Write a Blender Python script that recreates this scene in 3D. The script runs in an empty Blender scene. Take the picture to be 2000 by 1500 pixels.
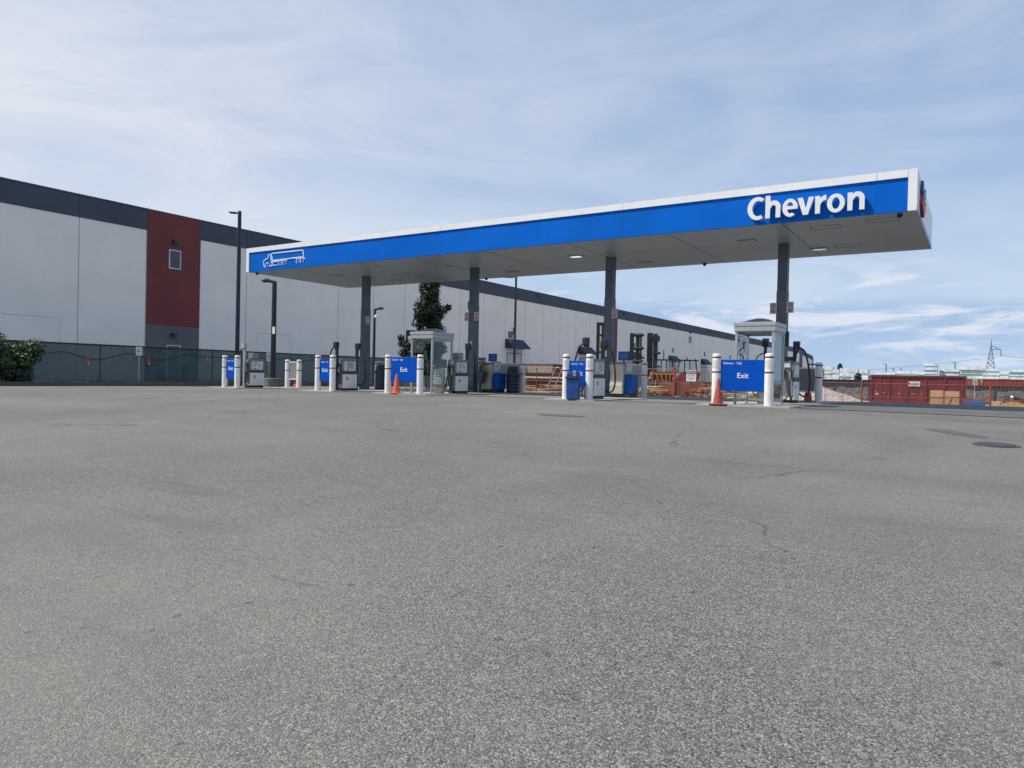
import bpy, bmesh, math, random
import numpy as np
from mathutils import Vector, Matrix
random.seed(7)
sc = bpy.context.scene
col = sc.collection
R = math.radians

# ------------------------------------------------------------------ camera
YAW, PITCH, ROLL, FPX, CAMH = -0.5731, -0.0092, 0.022, 1424.27, 0.7258
cf = Vector((math.sin(YAW)*math.cos(PITCH), math.cos(YAW)*math.cos(PITCH), math.sin(PITCH)))
cr = Vector((math.cos(YAW), -math.sin(YAW), 0))
cu = cr.cross(cf)
cr, cu = math.cos(ROLL)*cr + math.sin(ROLL)*cu, -math.sin(ROLL)*cr + math.cos(ROLL)*cu
cam = bpy.data.cameras.new("camera")
co = bpy.data.objects.new("camera", cam); col.objects.link(co)
M = Matrix((cr, cu, -cf)).transposed().to_4x4(); M.translation = (0, 0, CAMH)
co.matrix_world = M
cam.sensor_width = 36; cam.lens = 36*FPX/2000; cam.clip_end = 9000; cam.clip_start = 0.05
sc.camera = co

# ------------------------------------------------------------------ light
LDIR = Vector((0.48, 0.36, -0.80)).normalized()          # the way sunlight travels
sun = bpy.data.lights.new("sun", 'SUN'); sun.energy = 4.7; sun.angle = R(0.6); sun.color = (1, 0.955, 0.88)
so = bpy.data.objects.new("sun", sun); col.objects.link(so)
so.rotation_euler = LDIR.to_track_quat('-Z', 'Y').to_euler(); so.location = (-20, -10, 40)
sc.view_settings.view_transform = 'Standard'; sc.view_settings.look = 'None'
sc.view_settings.exposure = 0.0; sc.view_settings.gamma = 1.0
sc.cycles.use_denoising = True
sc.cycles.max_bounces = 6; sc.cycles.transparent_max_bounces = 12

# ------------------------------------------------------------------ sky
w = bpy.data.worlds.new("World"); sc.world = w; w.use_nodes = True
nt = w.node_tree; nt.nodes.clear()
def N(nt, t, **k):
    n = nt.nodes.new(t)
    for a, b in k.items(): setattr(n, a, b)
    return n
def lk(nt, a, b): nt.links.new(a, b)
def mth(nt, op, a, b=None, c=None, clamp=False):
    n = N(nt, 'ShaderNodeMath', operation=op); n.use_clamp = clamp
    for i, v in enumerate((a, b, c)):
        if v is None: continue
        if isinstance(v, (int, float)): n.inputs[i].default_value = v
        else: lk(nt, v, n.inputs[i])
    return n.outputs[0]
def sstep(nt, v, a, b, lo=0.0, hi=1.0):
    n = N(nt, 'ShaderNodeMapRange', interpolation_type='SMOOTHSTEP')
    lk(nt, v, n.inputs[0]); n.inputs[1].default_value = a; n.inputs[2].default_value = b
    n.inputs[3].default_value = lo; n.inputs[4].default_value = hi
    return n.outputs[0]
def mixc(nt, f, a, b, blend='MIX'):
    n = N(nt, 'ShaderNodeMix', data_type='RGBA', blend_type=blend)
    for i, v in ((0, f), (6, a), (7, b)):
        if isinstance(v, (int, float)): n.inputs[i].default_value = v
        elif isinstance(v, tuple): n.inputs[i].default_value = v if len(v) == 4 else (*v, 1)
        else: lk(nt, v, n.inputs[i])
    return n.outputs[2]
sky = N(nt, 'ShaderNodeTexSky', sky_type='NISHITA', sun_disc=False)
sky.sun_elevation = math.asin(-LDIR.z); sky.sun_rotation = math.atan2(-LDIR.x, -LDIR.y)
sky.air_density = 1.0; sky.dust_density = 0.6; sky.ozone_density = 1.5
tc = N(nt, 'ShaderNodeTexCoord')
sep = N(nt, 'ShaderNodeSeparateXYZ'); lk(nt, tc.outputs['Generated'], sep.inputs[0])
dx, dy, dz = sep.outputs
h = mth(nt, 'MAXIMUM', dz, 0.0)
el = mth(nt, 'ARCSINE', dz)
azm = mth(nt, 'ARCTAN2', dx, dy)
cmb = N(nt, 'ShaderNodeCombineXYZ'); lk(nt, azm, cmb.inputs[0]); lk(nt, el, cmb.inputs[1])
def cloud(scale, detail, rough, rot, sx, sy, off=0.0, dist=0.0):
    mp = N(nt, 'ShaderNodeMapping'); lk(nt, cmb.outputs[0], mp.inputs[0])
    mp.inputs['Rotation'].default_value = (0, 0, rot); mp.inputs['Scale'].default_value = (sx, sy, 1)
    mp.inputs['Location'].default_value = (off, off*0.7, off*0.3)
    n = N(nt, 'ShaderNodeTexNoise'); lk(nt, mp.outputs[0], n.inputs['Vector'])
    n.inputs['Scale'].default_value = scale; n.inputs['Detail'].default_value = detail
    n.inputs['Roughness'].default_value = rough; n.inputs['Distortion'].default_value = dist
    return n.outputs[0]
az = mth(nt, 'SUBTRACT', mth(nt, 'MULTIPLY', dx, -math.cos(YAW)), mth(nt, 'MULTIPLY', dy, -math.sin(YAW)))   # leftness
base = mixc(nt, 0.9, sky.outputs[0], mixc(nt, sstep(nt, el, .0, .50), (2.9, 4.85, 8.0), (3.35, 4.6, 7.1)))
# thin high veil, thicker to the left
vn = cloud(1.0, 7, .55, R(-18), 1.1, 2.6, 3.4, .5)
vf = cloud(3.2, 9, .62, R(-24), .9, 3.0, 1.9, .9)
veil = sstep(nt, mth(nt, 'ADD', mth(nt, 'MULTIPLY', vn, .8), mth(nt, 'MULTIPLY', vf, .4)), .46, .78)
left = sstep(nt, az, -.20, .62)
band = mth(nt, 'MULTIPLY', sstep(nt, el, .02, .22), sstep(nt, el, .62, .30))
va = mth(nt, 'ADD', mth(nt, 'MULTIPLY', veil, .42), mth(nt, 'MULTIPLY', mth(nt, 'MULTIPLY', left, band), .66), clamp=True)
va = mth(nt, 'MULTIPLY', va, mth(nt, 'ADD', .55, mth(nt, 'MULTIPLY', vf, .75)), clamp=True)
c1 = mixc(nt, va, base, (7.35, 7.8, 8.7))
# brighter sheet of cloud low in the middle, its underside edge near six degrees up
sh = cloud(2.2, 7, .55, R(-4), .8, 3.2, 5.2, .7)
sheet = mth(nt, 'MULTIPLY', sstep(nt, mth(nt, 'ADD', el, mth(nt, 'MULTIPLY', sh, .10)), .135, .160), sstep(nt, el, .30, .13))
c1 = mixc(nt, mth(nt, 'MULTIPLY', sheet, mth(nt, 'ADD', .30, mth(nt, 'MULTIPLY', sstep(nt, sh, .35, .65), .45))), c1, (7.0, 8.0, 8.9))
# crisp low cirrus patches against the blue near the horizon
lo = cloud(3.4, 10, .62, R(2), 1.7, 8.5, 9.3, .7)
lw = cloud(1.6, 4, .5, 0, 1.0, 4.0, 4.4, .2)
lp_ = sstep(nt, mth(nt, 'ADD', mth(nt, 'MULTIPLY', lo, .72), mth(nt, 'MULTIPLY', lw, .36)), .545, .66)
lowm = mth(nt, 'MULTIPLY', sstep(nt, el, .17, .11), sstep(nt, el, .005, .03))
c2 = mixc(nt, mth(nt, 'MULTIPLY', mth(nt, 'MULTIPLY', lp_, lowm), .78), c1, (8.2, 8.5, 9.3))
c3 = mixc(nt, mth(nt, 'MULTIPLY', sstep(nt, el, .075, .0), .45), c2, (5.6, 7.0, 9.0))
bg = N(nt, 'ShaderNodeBackground'); lk(nt, c3, bg.inputs[0]); bg.inputs[1].default_value = 0.1
wo = N(nt, 'ShaderNodeOutputWorld'); lk(nt, bg.outputs[0], wo.inputs[0])

# ------------------------------------------------------------------ materials
MATS = {}
def mat(name, c, rough=0.6, metal=0.0, var=0.10, vs=6.0, bump=0.0, bs=60.0, c2=None, spec=0.5, dirt=0.0):
    if name in MATS: return MATS[name]
    m = bpy.data.materials.new(name); m.use_nodes = True; t = m.node_tree
    b = t.nodes['Principled BSDF']
    b.inputs['Roughness'].default_value = rough; b.inputs['Metallic'].default_value = metal
    b.inputs['Specular IOR Level'].default_value = spec
    tc = N(t, 'ShaderNodeTexCoord')
    n = N(t, 'ShaderNodeTexNoise'); lk(t, tc.outputs['Object'], n.inputs['Vector'])
    n.inputs['Scale'].default_value = vs; n.inputs['Detail'].default_value = 6; n.inputs['Roughness'].default_value = .6
    d = c2 if c2 else tuple(x*(1-2.2*var) for x in c)
    l = c if c2 else tuple(min(1, x*(1+var)) for x in c)
    o = mixc(t, sstep(t, n.outputs[0], 0.3, 0.7), d, l)
    if dirt:
        n2 = N(t, 'ShaderNodeTexNoise'); mp = N(t, 'ShaderNodeMapping'); lk(t, tc.outputs['Object'], mp.inputs[0])
        mp.inputs['Scale'].default_value = (9, 9, 1.2); lk(t, mp.outputs[0], n2.inputs['Vector'])
        n2.inputs['Scale'].default_value = 1.5; n2.inputs['Detail'].default_value = 8
        o = mixc(t, mth(t, 'MULTIPLY', sstep(t, n2.outputs[0], .5, .75), dirt), o, tuple(x*.45 for x in c))
    lk(t, o, b.inputs['Base Color'])
    if bump:
        n3 = N(t, 'ShaderNodeTexNoise'); lk(t, tc.outputs['Object'], n3.inputs['Vector'])
        n3.inputs['Scale'].default_value = bs; n3.inputs['Detail'].default_value = 4
        bp = N(t, 'ShaderNodeBump'); lk(t, n3.outputs[0], bp.inputs['Height'])
        bp.inputs['Strength'].default_value = bump; bp.inputs['Distance'].default_value = 0.02
        lk(t, bp.outputs[0], b.inputs['Normal'])
    MATS[name] = m
    return m
def emit(name, c, s):
    m = bpy.data.materials.new(name); m.use_nodes = True
    b = m.node_tree.nodes['Principled BSDF']
    b.inputs['Base Color'].default_value = (*c, 1)
    b.inputs['Emission Color'].default_value = (*c, 1); b.inputs['Emission Strength'].default_value = s
    return m

WHITE = mat('white_paint', (.80, .80, .79), .45, var=.03, vs=3, dirt=.12)
BOLW = mat('bollard_white', (.82, .81, .78), .5, var=.04, vs=4, dirt=.30, bump=.05, bs=25)
FASC = mat('white_fascia', (.82, .82, .82), .35, var=.02, vs=1.0, dirt=.06)
BLUE = mat('blue_fascia', (.0, .125, .56), .55, var=.05, vs=.7, spec=.08, dirt=.05)
SBLUE = mat('blue_sign', (.0, .075, .45), .55, var=.05, vs=3, dirt=.10, spec=.10)
RED = mat('red_band', (.24, .024, .022), .55, var=.15, vs=30)
EMRED = mat('emblem_red', (.42, .03, .05), .4)
EMBLUE = mat('emblem_blue', (.01, .11, .35), .4)
STICK = mat('pale_green_sticker', (.68, .69, .60), .6, var=.06, vs=60)
SLATE = mat('slate_column', (.085, .112, .15), .5, var=.10, vs=1.6, dirt=.25)
SLATED = mat('dark_slate', (.045, .06, .075), .5, var=.1)
DGREY = mat('dark_grey_metal', (.055, .06, .068), .5, var=.1)
MGREY = mat('mid_grey', (.22, .225, .235), .5, var=.07, dirt=.2)
LGREY = mat('light_grey', (.42, .425, .43), .45, var=.06, dirt=.15)
ALU = mat('aluminium', (.42, .435, .445), .42, .35, var=.06, vs=9)
STEEL = mat('stainless', (.42, .41, .38), .38, .5, var=.12, vs=4)
BEIGE = mat('beige_panel', (.50, .46, .38), .45, .15, var=.08, vs=3, dirt=.15)
BLACK = mat('black_rubber', (.013, .014, .016), .55, var=.2)
BLACKM = mat('black_steel', (.016, .018, .022), .5, var=.2, vs=8)
NAVY = mat('navy_plastic', (.022, .035, .062), .5, var=.12, vs=6)
BINBLUE = mat('bin_blue', (.012, .07, .27), .45, var=.12, vs=5, dirt=.2)
CABBLUE = mat('cabinet_blue', (.003, .075, .34), .45, var=.08, spec=.2, dirt=.1)
SCREEN = mat('display_glass', (.40, .43, .46), .15, var=.05)
INK = mat('dark_ink', (.03, .035, .05), .5)
ORANGE = mat('cone_orange', (.80, .14, .055), .55, var=.14, vs=14, dirt=.2)
RUST = mat('cone_old_orange', (.42, .085, .052), .6, var=.16, vs=14, dirt=.3)
FRED = mat('fence_red', (.34, .06, .05), .5, var=.15, vs=8)
DUMP = mat('dumpster_red', (.16, .027, .032), .5, var=.14, vs=1.5, dirt=.35, bump=.15, bs=6)
CONC = mat('pole_base_concrete', (.20, .18, .155), .9, var=.22, vs=5, bump=.4, bs=40)
WALLW = mat('warehouse_white', (.86, .82, .75), .75, var=.025, vs=.35, dirt=.06)
WALLG = mat('warehouse_band_grey', (.055, .069, .098), .7, var=.06, vs=.4)
WALLD = mat('warehouse_base_grey', (.12, .125, .135), .7, var=.06, vs=.4)
WALLR = mat('warehouse_red', (.17, .034, .032), .7, var=.05, vs=.5)
JOINT = mat('panel_joint', (.34, .34, .33), .8)
GROOVE = mat('faint_groove', (.56, .55, .53), .8)
AWN = mat('navy_awning', (.012, .026, .085), .7, var=.1, vs=4)
WINF = mat('window_frame', (.55, .57, .60), .4)
WGLASS = mat('window_glass', (.035, .05, .075), .08, var=.1)
WOOD = mat('new_lumber', (.66, .42, .20), .7, var=.14, vs=5, c2=(.50, .30, .13))
WOODP = mat('pale_lumber', (.62, .45, .29), .75, var=.14, vs=6)
PLYW = mat('tan_plywood', (.40, .24, .12), .7, var=.06, vs=2)
FORM = mat('form_ply_red', (.22, .075, .04), .6, var=.12, vs=3)
TARPB = mat('black_tarp', (.018, .016, .022), .45, var=.2, vs=3)
TARPD = mat('stacked_brown_wood', (.075, .045, .04), .8, var=.3, vs=14)
CBEIGE = mat('container_beige', (.42, .38, .29), .6, var=.12, dirt=.35)
CRUST = mat('container_rust', (.16, .07, .04), .8, var=.3, vs=3)
CBLUE = mat('container_grey_blue', (.10, .12, .15), .6, var=.12, dirt=.3)
CRED = mat('container_red', (.27, .055, .04), .6, var=.12, vs=1.2, dirt=.2)
CDARK = mat('container_dark', (.032, .040, .050), .6, var=.12)
CBROWN = mat('container_brown', (.11, .035, .035), .6, var=.15)
FENW = mat('weathered_fence_wood', (.20, .20, .19), .85, var=.25, vs=3)
YELLOW = mat('machine_yellow', (.50, .23, .04), .5, var=.1)
MRED = mat('machine_red', (.30, .035, .04), .45, var=.1)
CABG = mat('cab_glass', (.06, .13, .14), .08, var=.1)
LWRAP = mat('lumber_wrap', (.74, .77, .78), .6, var=.14, vs=.6, dirt=.15)
GSTRIPE = mat('wrap_green', (.10, .36, .28), .6)
PYL = mat('pylon_steel', (.17, .20, .25), .6, .2, var=.1)
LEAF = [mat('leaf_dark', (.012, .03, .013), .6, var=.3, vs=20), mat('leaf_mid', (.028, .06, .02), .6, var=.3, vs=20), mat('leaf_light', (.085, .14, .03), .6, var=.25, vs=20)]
BARK = mat('bark', (.06, .045, .035), .9, bump=.4, bs=30)
GRASS = [mat('grass_green', (.055, .085, .02), .8, var=.3, vs=10), mat('grass_dry', (.16, .14, .06), .8, var=.3, vs=10)]
GRAVEL = mat('pale_gravel', (.42, .35, .31), .9, var=.2, vs=9, bump=.8, bs=14)
IRON = mat('cast_iron', (.10, .10, .115), .6, .3, var=.2, vs=30)
PAPER = mat('paper_notice', (.70, .70, .69), .7, var=.03)
TAPE = mat('caution_tape', (.62, .72, .10), .5)
ORP = mat('orange_barrier', (.70, .20, .06), .6, var=.15, vs=6)
FLAGM = mat('red_orange_flag', (.62, .08, .035), .6, var=.2, vs=20)

def glassm():
    m = bpy.data.materials.new('booth_glass'); m.use_nodes = True; t = m.node_tree; t.nodes.clear()
    tr = N(t, 'ShaderNodeBsdfTransparent'); tr.inputs[0].default_value = (.90, .95, .95, 1)
    gl = N(t, 'ShaderNodeBsdfGlossy'); gl.inputs['Roughness'].default_value = .03
    n = N(t, 'ShaderNodeTexNoise'); n.inputs['Scale'].default_value = 2.5
    fr = N(t, 'ShaderNodeLayerWeight'); fr.inputs[0].default_value = .5
    f = mth(t, 'ADD', mth(t, 'MULTIPLY', mth(t, 'POWER', fr.outputs['Facing'], 3.5), .6), mth(t, 'MULTIPLY', n.outputs[0], .08))
    mx = N(t, 'ShaderNodeMixShader'); lk(t, f, mx.inputs[0]); lk(t, tr.outputs[0], mx.inputs[1]); lk(t, gl.outputs[0], mx.inputs[2])
    o = N(t, 'ShaderNodeOutputMaterial'); lk(t, mx.outputs[0], o.inputs[0])
    return m
GLASS = glassm()

def fence_screen():
    m = bpy.data.materials.new('green_privacy_screen'); m.use_nodes = True; t = m.node_tree
    b = t.nodes['Principled BSDF']; b.inputs['Roughness'].default_value = .7
    tc = N(t, 'ShaderNodeTexCoord'); s = N(t, 'ShaderNodeSeparateXYZ'); lk(t, tc.outputs['Object'], s.inputs[0])
    def lat(a):
        v = mth(t, 'FRACT', mth(t, 'MULTIPLY', a, 9.0)); return mth(t, 'LESS_THAN', mth(t, 'ABSOLUTE', mth(t, 'SUBTRACT', v, .5)), .16)
    d1 = lat(mth(t, 'ADD', s.outputs[1], s.outputs[2])); d2 = lat(mth(t, 'SUBTRACT', s.outputs[1], s.outputs[2]))
    wv = mth(t, 'MAXIMUM', d1, d2)
    n = N(t, 'ShaderNodeTexNoise'); lk(t, tc.outputs['Object'], n.inputs['Vector']); n.inputs['Scale'].default_value = 1.3; n.inputs['Detail'].default_value = 6
    c = mixc(t, wv, (.010, .050, .060), (.07, .135, .145))
    c = mixc(t, mth(t, 'MULTIPLY', sstep(t, n.outputs[0], .35, .7), .5), c, (.02, .055, .062))
    lk(t, c, b.inputs['Base Color'])
    tr = N(t, 'ShaderNodeBsdfTransparent')
    mx = N(t, 'ShaderNodeMixShader'); lk(t, mth(t, 'ADD', .80, mth(t, 'MULTIPLY', wv, .15)), mx.inputs[0])
    lk(t, tr.outputs[0], mx.inputs[1]); lk(t, b.outputs[0], mx.inputs[2])
    lk(t, mx.outputs[0], t.nodes['Material Output'].inputs[0])
    return m
SCREENF = fence_screen()

def soffitm():
    m = bpy.data.materials.new('soffit_planks'); m.use_nodes = True; t = m.node_tree
    b = t.nodes['Principled BSDF']; b.inputs['Roughness'].default_value = .42
    tc = N(t, 'ShaderNodeTexCoord'); s = N(t, 'ShaderNodeSeparateXYZ'); lk(t, tc.outputs['Object'], s.inputs[0])
    fr = mth(t, 'FRACT', mth(t, 'MULTIPLY', s.outputs[1], 5.0))
    ln = mth(t, 'LESS_THAN', fr, .15)
    fl = mth(t, 'FLOOR', mth(t, 'MULTIPLY', s.outputs[1], 5.0))
    wn = N(t, 'ShaderNodeTexWhiteNoise', noise_dimensions='1D'); lk(t, fl, wn.inputs['W'])
    c = mixc(t, wn.outputs[0], (.385, .42, .47), (.425, .46, .505))
    c = mixc(t, ln, c, (.13, .13, .135))
    n = N(t, 'ShaderNodeTexNoise'); lk(t, tc.outputs['Object'], n.inputs['Vector']); n.inputs['Scale'].default_value = .5; n.inputs['Detail'].default_value = 7
    c = mixc(t, mth(t, 'MULTIPLY', sstep(t, n.outputs[0], .45, .75), .18), c, (.21, .21, .205))
    lk(t, c, b.inputs['Base Color'])
    return m
SOFFIT = soffitm()

def asphalt():
    m = bpy.data.materials.new('worn_asphalt'); m.use_nodes = True; t = m.node_tree
    b = t.nodes['Principled BSDF']; b.inputs['Roughness'].default_value = .88; b.inputs['Specular IOR Level'].default_value = .25
    tc = N(t, 'ShaderNodeTexCoord'); P = tc.outputs['Object']
    def noise(s, d=5, r=.6, sx=1, sy=1, rot=0):
        v = P
        if sx != 1 or sy != 1 or rot:
            mp = N(t, 'ShaderNodeMapping'); lk(t, P, mp.inputs[0]); mp.inputs['Scale'].default_value = (sx, sy, 1); mp.inputs['Rotation'].default_value = (0, 0, rot); v = mp.outputs[0]
        n = N(t, 'ShaderNodeTexNoise'); lk(t, v, n.inputs['Vector']); n.inputs['Scale'].default_value = s; n.inputs['Detail'].default_value = d; n.inputs['Roughness'].default_value = r
        return n.outputs[0]
    def stones(scale):
        v = N(t, 'ShaderNodeTexVoronoi'); lk(t, P, v.inputs['Vector']); v.inputs['Scale'].default_value = scale
        sp = N(t, 'ShaderNodeSeparateColor'); lk(t, v.outputs['Color'], sp.inputs[0])
        return v, sp
    v, sp = stones(112)
    cr_ = N(t, 'ShaderNodeValToRGB'); lk(t, sp.outputs[0], cr_.inputs[0])
    e = cr_.color_ramp.elements; e[0].position = 0; e[0].color = (.035, .036, .037, 1); e[1].position = 1; e[1].color = (.48, .455, .375, 1)
    for p, c in ((.08, (.09, .09, .087, 1)), (.30, (.142, .137, .125, 1)), (.55, (.212, .205, .180, 1)), (.80, (.286, .275, .236, 1)), (.93, (.37, .355, .295, 1))):
        q = e.new(p); q.color = c
    c = cr_.outputs[0]
    c = mixc(t, sstep(t, v.outputs['Distance'], .34, .72, 0, .52), c, (.07, .07, .068))
    v2, sp2 = stones(38)
    c = mixc(t, mth(t, 'MULTIPLY', sstep(t, sp2.outputs[0], .0, .35, 1, 0), .22), c, (.10, .10, .095))
    c = mixc(t, mth(t, 'MULTIPLY', sstep(t, sp2.outputs[1], .8, 1), .22), c, (.32, .305, .26))
    g = noise(9, 4, .7)
    c = mixc(t, sstep(t, g, .3, .7, .18, 0), c, (.09, .09, .088))
    # broad tone
    a = noise(.22, 5, .6); c = mixc(t, mth(t, 'MULTIPLY', sstep(t, a, .35, .68), .32), c, (.275, .272, .232))
    a2 = noise(.5, 6, .65); c = mixc(t, mth(t, 'MULTIPLY', sstep(t, a2, .48, .72), .32), c, (.13, .13, .13))
    # long tyre-worn smears running across the slope
    sm = noise(1.1, 6, .62, .22, 1.5, R(17)); c = mixc(t, mth(t, 'MULTIPLY', sstep(t, sm, .55, .74), .50), c, (.10, .10, .095))
    sm2 = noise(2.6, 5, .6, .35, 1.6, R(-12)); c = mixc(t, mth(t, 'MULTIPLY', sstep(t, sm2, .66, .78), .55), c, (.06, .06, .06))
    # oil drips
    vo = N(t, 'ShaderNodeTexVoronoi'); lk(t, P, vo.inputs['Vector']); vo.inputs['Scale'].default_value = .75
    so_ = N(t, 'ShaderNodeSeparateColor'); lk(t, vo.outputs['Color'], so_.inputs[0])
    dr = mth(t, 'ADD', vo.outputs['Distance'], mth(t, 'MULTIPLY', mth(t, 'SUBTRACT', noise(14, 4), .5), .14))
    rad = mth(t, 'MULTIPLY', sstep(t, so_.outputs[0], .6, 1.0), .055)
    od = mth(t, 'LESS_THAN', dr, rad)
    c = mixc(t, mth(t, 'MULTIPLY', od, .40), c, (.06, .06, .06))
    # pale scuffs
    ps = noise(1.6, 6, .7, .5, 2.2, R(35)); c = mixc(t, mth(t, 'MULTIPLY', sstep(t, ps, .68, .80), .35), c, (.36, .35, .32))
    # tar specks and broad worn lanes
    vt = N(t, 'ShaderNodeTexVoronoi'); lk(t, P, vt.inputs['Vector']); vt.inputs['Scale'].default_value = 5.5
    st = N(t, 'ShaderNodeSeparateColor'); lk(t, vt.outputs['Color'], st.inputs[0])
    ts = mth(t, 'LESS_THAN', mth(t, 'ADD', vt.outputs['Distance'], mth(t, 'MULTIPLY', mth(t, 'SUBTRACT', noise(40, 3), .5), .16)), mth(t, 'MULTIPLY', sstep(t, st.outputs[1], .72, 1.0), .14))
    c = mixc(t, mth(t, 'MULTIPLY', ts, .6), c, (.04, .04, .042))
    wl = noise(.32, 5, .62, .35, 1.3, R(24)); c = mixc(t, mth(t, 'MULTIPLY', sstep(t, wl, .46, .66), .26), c, (.11, .112, .112))
    wl2 = noise(.20, 4, .6, 1.2, .5, R(-30)); c = mixc(t, mth(t, 'MULTIPLY', sstep(t, wl2, .45, .65), .24), c, (.30, .297, .25))
    # cracks
    mp = N(t, 'ShaderNodeMapping'); lk(t, P, mp.inputs[0])
    nn = N(t, 'ShaderNodeTexNoise'); lk(t, P, nn.inputs['Vector']); nn.inputs['Scale'].default_value = .9; nn.inputs['Detail'].default_value = 5
    vm = N(t, 'ShaderNodeVectorMath', operation='MULTIPLY_ADD'); lk(t, nn.outputs['Color'], vm.inputs[0]); vm.inputs[1].default_value = (1.6, 1.6, 0); lk(t, P, vm.inputs[2])
    vc = N(t, 'ShaderNodeTexVoronoi', feature='DISTANCE_TO_EDGE'); lk(t, vm.outputs[0], vc.inputs['Vector']); vc.inputs['Scale'].default_value = .16
    ck = sstep(t, vc.outputs['Distance'], .0, .006, 1, 0)
    ck = mth(t, 'MULTIPLY', ck, sstep(t, noise(.6, 3), .48, .62))
    c = mixc(t, mth(t, 'MULTIPLY', ck, .6), c, (.05, .05, .05))
    lk(t, c, b.inputs['Base Color'])
    bp = N(t, 'ShaderNodeBump'); bp.inputs['Strength'].default_value = .8; bp.inputs['Distance'].default_value = .007
    lk(t, mth(t, 'SUBTRACT', mth(t, 'MULTIPLY', sp.outputs[1], .7), v.outputs['Distance']), bp.inputs['Height'])
    lk(t, bp.outputs[0], b.inputs['Normal'])
    return m
ASPH = asphalt()

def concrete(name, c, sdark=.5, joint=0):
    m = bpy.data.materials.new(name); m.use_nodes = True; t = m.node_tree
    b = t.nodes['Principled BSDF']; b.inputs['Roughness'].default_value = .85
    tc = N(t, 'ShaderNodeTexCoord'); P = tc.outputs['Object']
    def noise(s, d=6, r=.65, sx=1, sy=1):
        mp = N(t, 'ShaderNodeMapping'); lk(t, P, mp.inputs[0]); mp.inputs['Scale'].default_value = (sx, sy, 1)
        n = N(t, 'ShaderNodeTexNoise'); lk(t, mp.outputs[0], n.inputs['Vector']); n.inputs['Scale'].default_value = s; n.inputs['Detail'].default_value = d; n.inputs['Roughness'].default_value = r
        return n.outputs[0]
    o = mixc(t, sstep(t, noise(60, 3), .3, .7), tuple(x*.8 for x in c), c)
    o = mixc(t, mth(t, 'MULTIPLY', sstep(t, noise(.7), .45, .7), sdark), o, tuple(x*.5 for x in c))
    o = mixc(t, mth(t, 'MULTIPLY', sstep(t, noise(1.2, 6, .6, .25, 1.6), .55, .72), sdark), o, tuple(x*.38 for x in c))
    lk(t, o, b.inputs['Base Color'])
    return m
APRON = concrete('stained_shade_concrete', (.215, .21, .188), .6)  # oil stains, plus a darker tone painting canopy shadow ahead of its cast edge
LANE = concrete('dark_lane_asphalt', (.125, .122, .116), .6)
ISLE = concrete('island_concrete', (.42, .40, .35), .35)
KERB = concrete('kerb_concrete', (.10, .095, .095), .5)
DIRT = concrete('yard_dirt', (.42, .33, .27), .4)
PATCH = concrete('dark_patch', (.10, .10, .10), .2)

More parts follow.
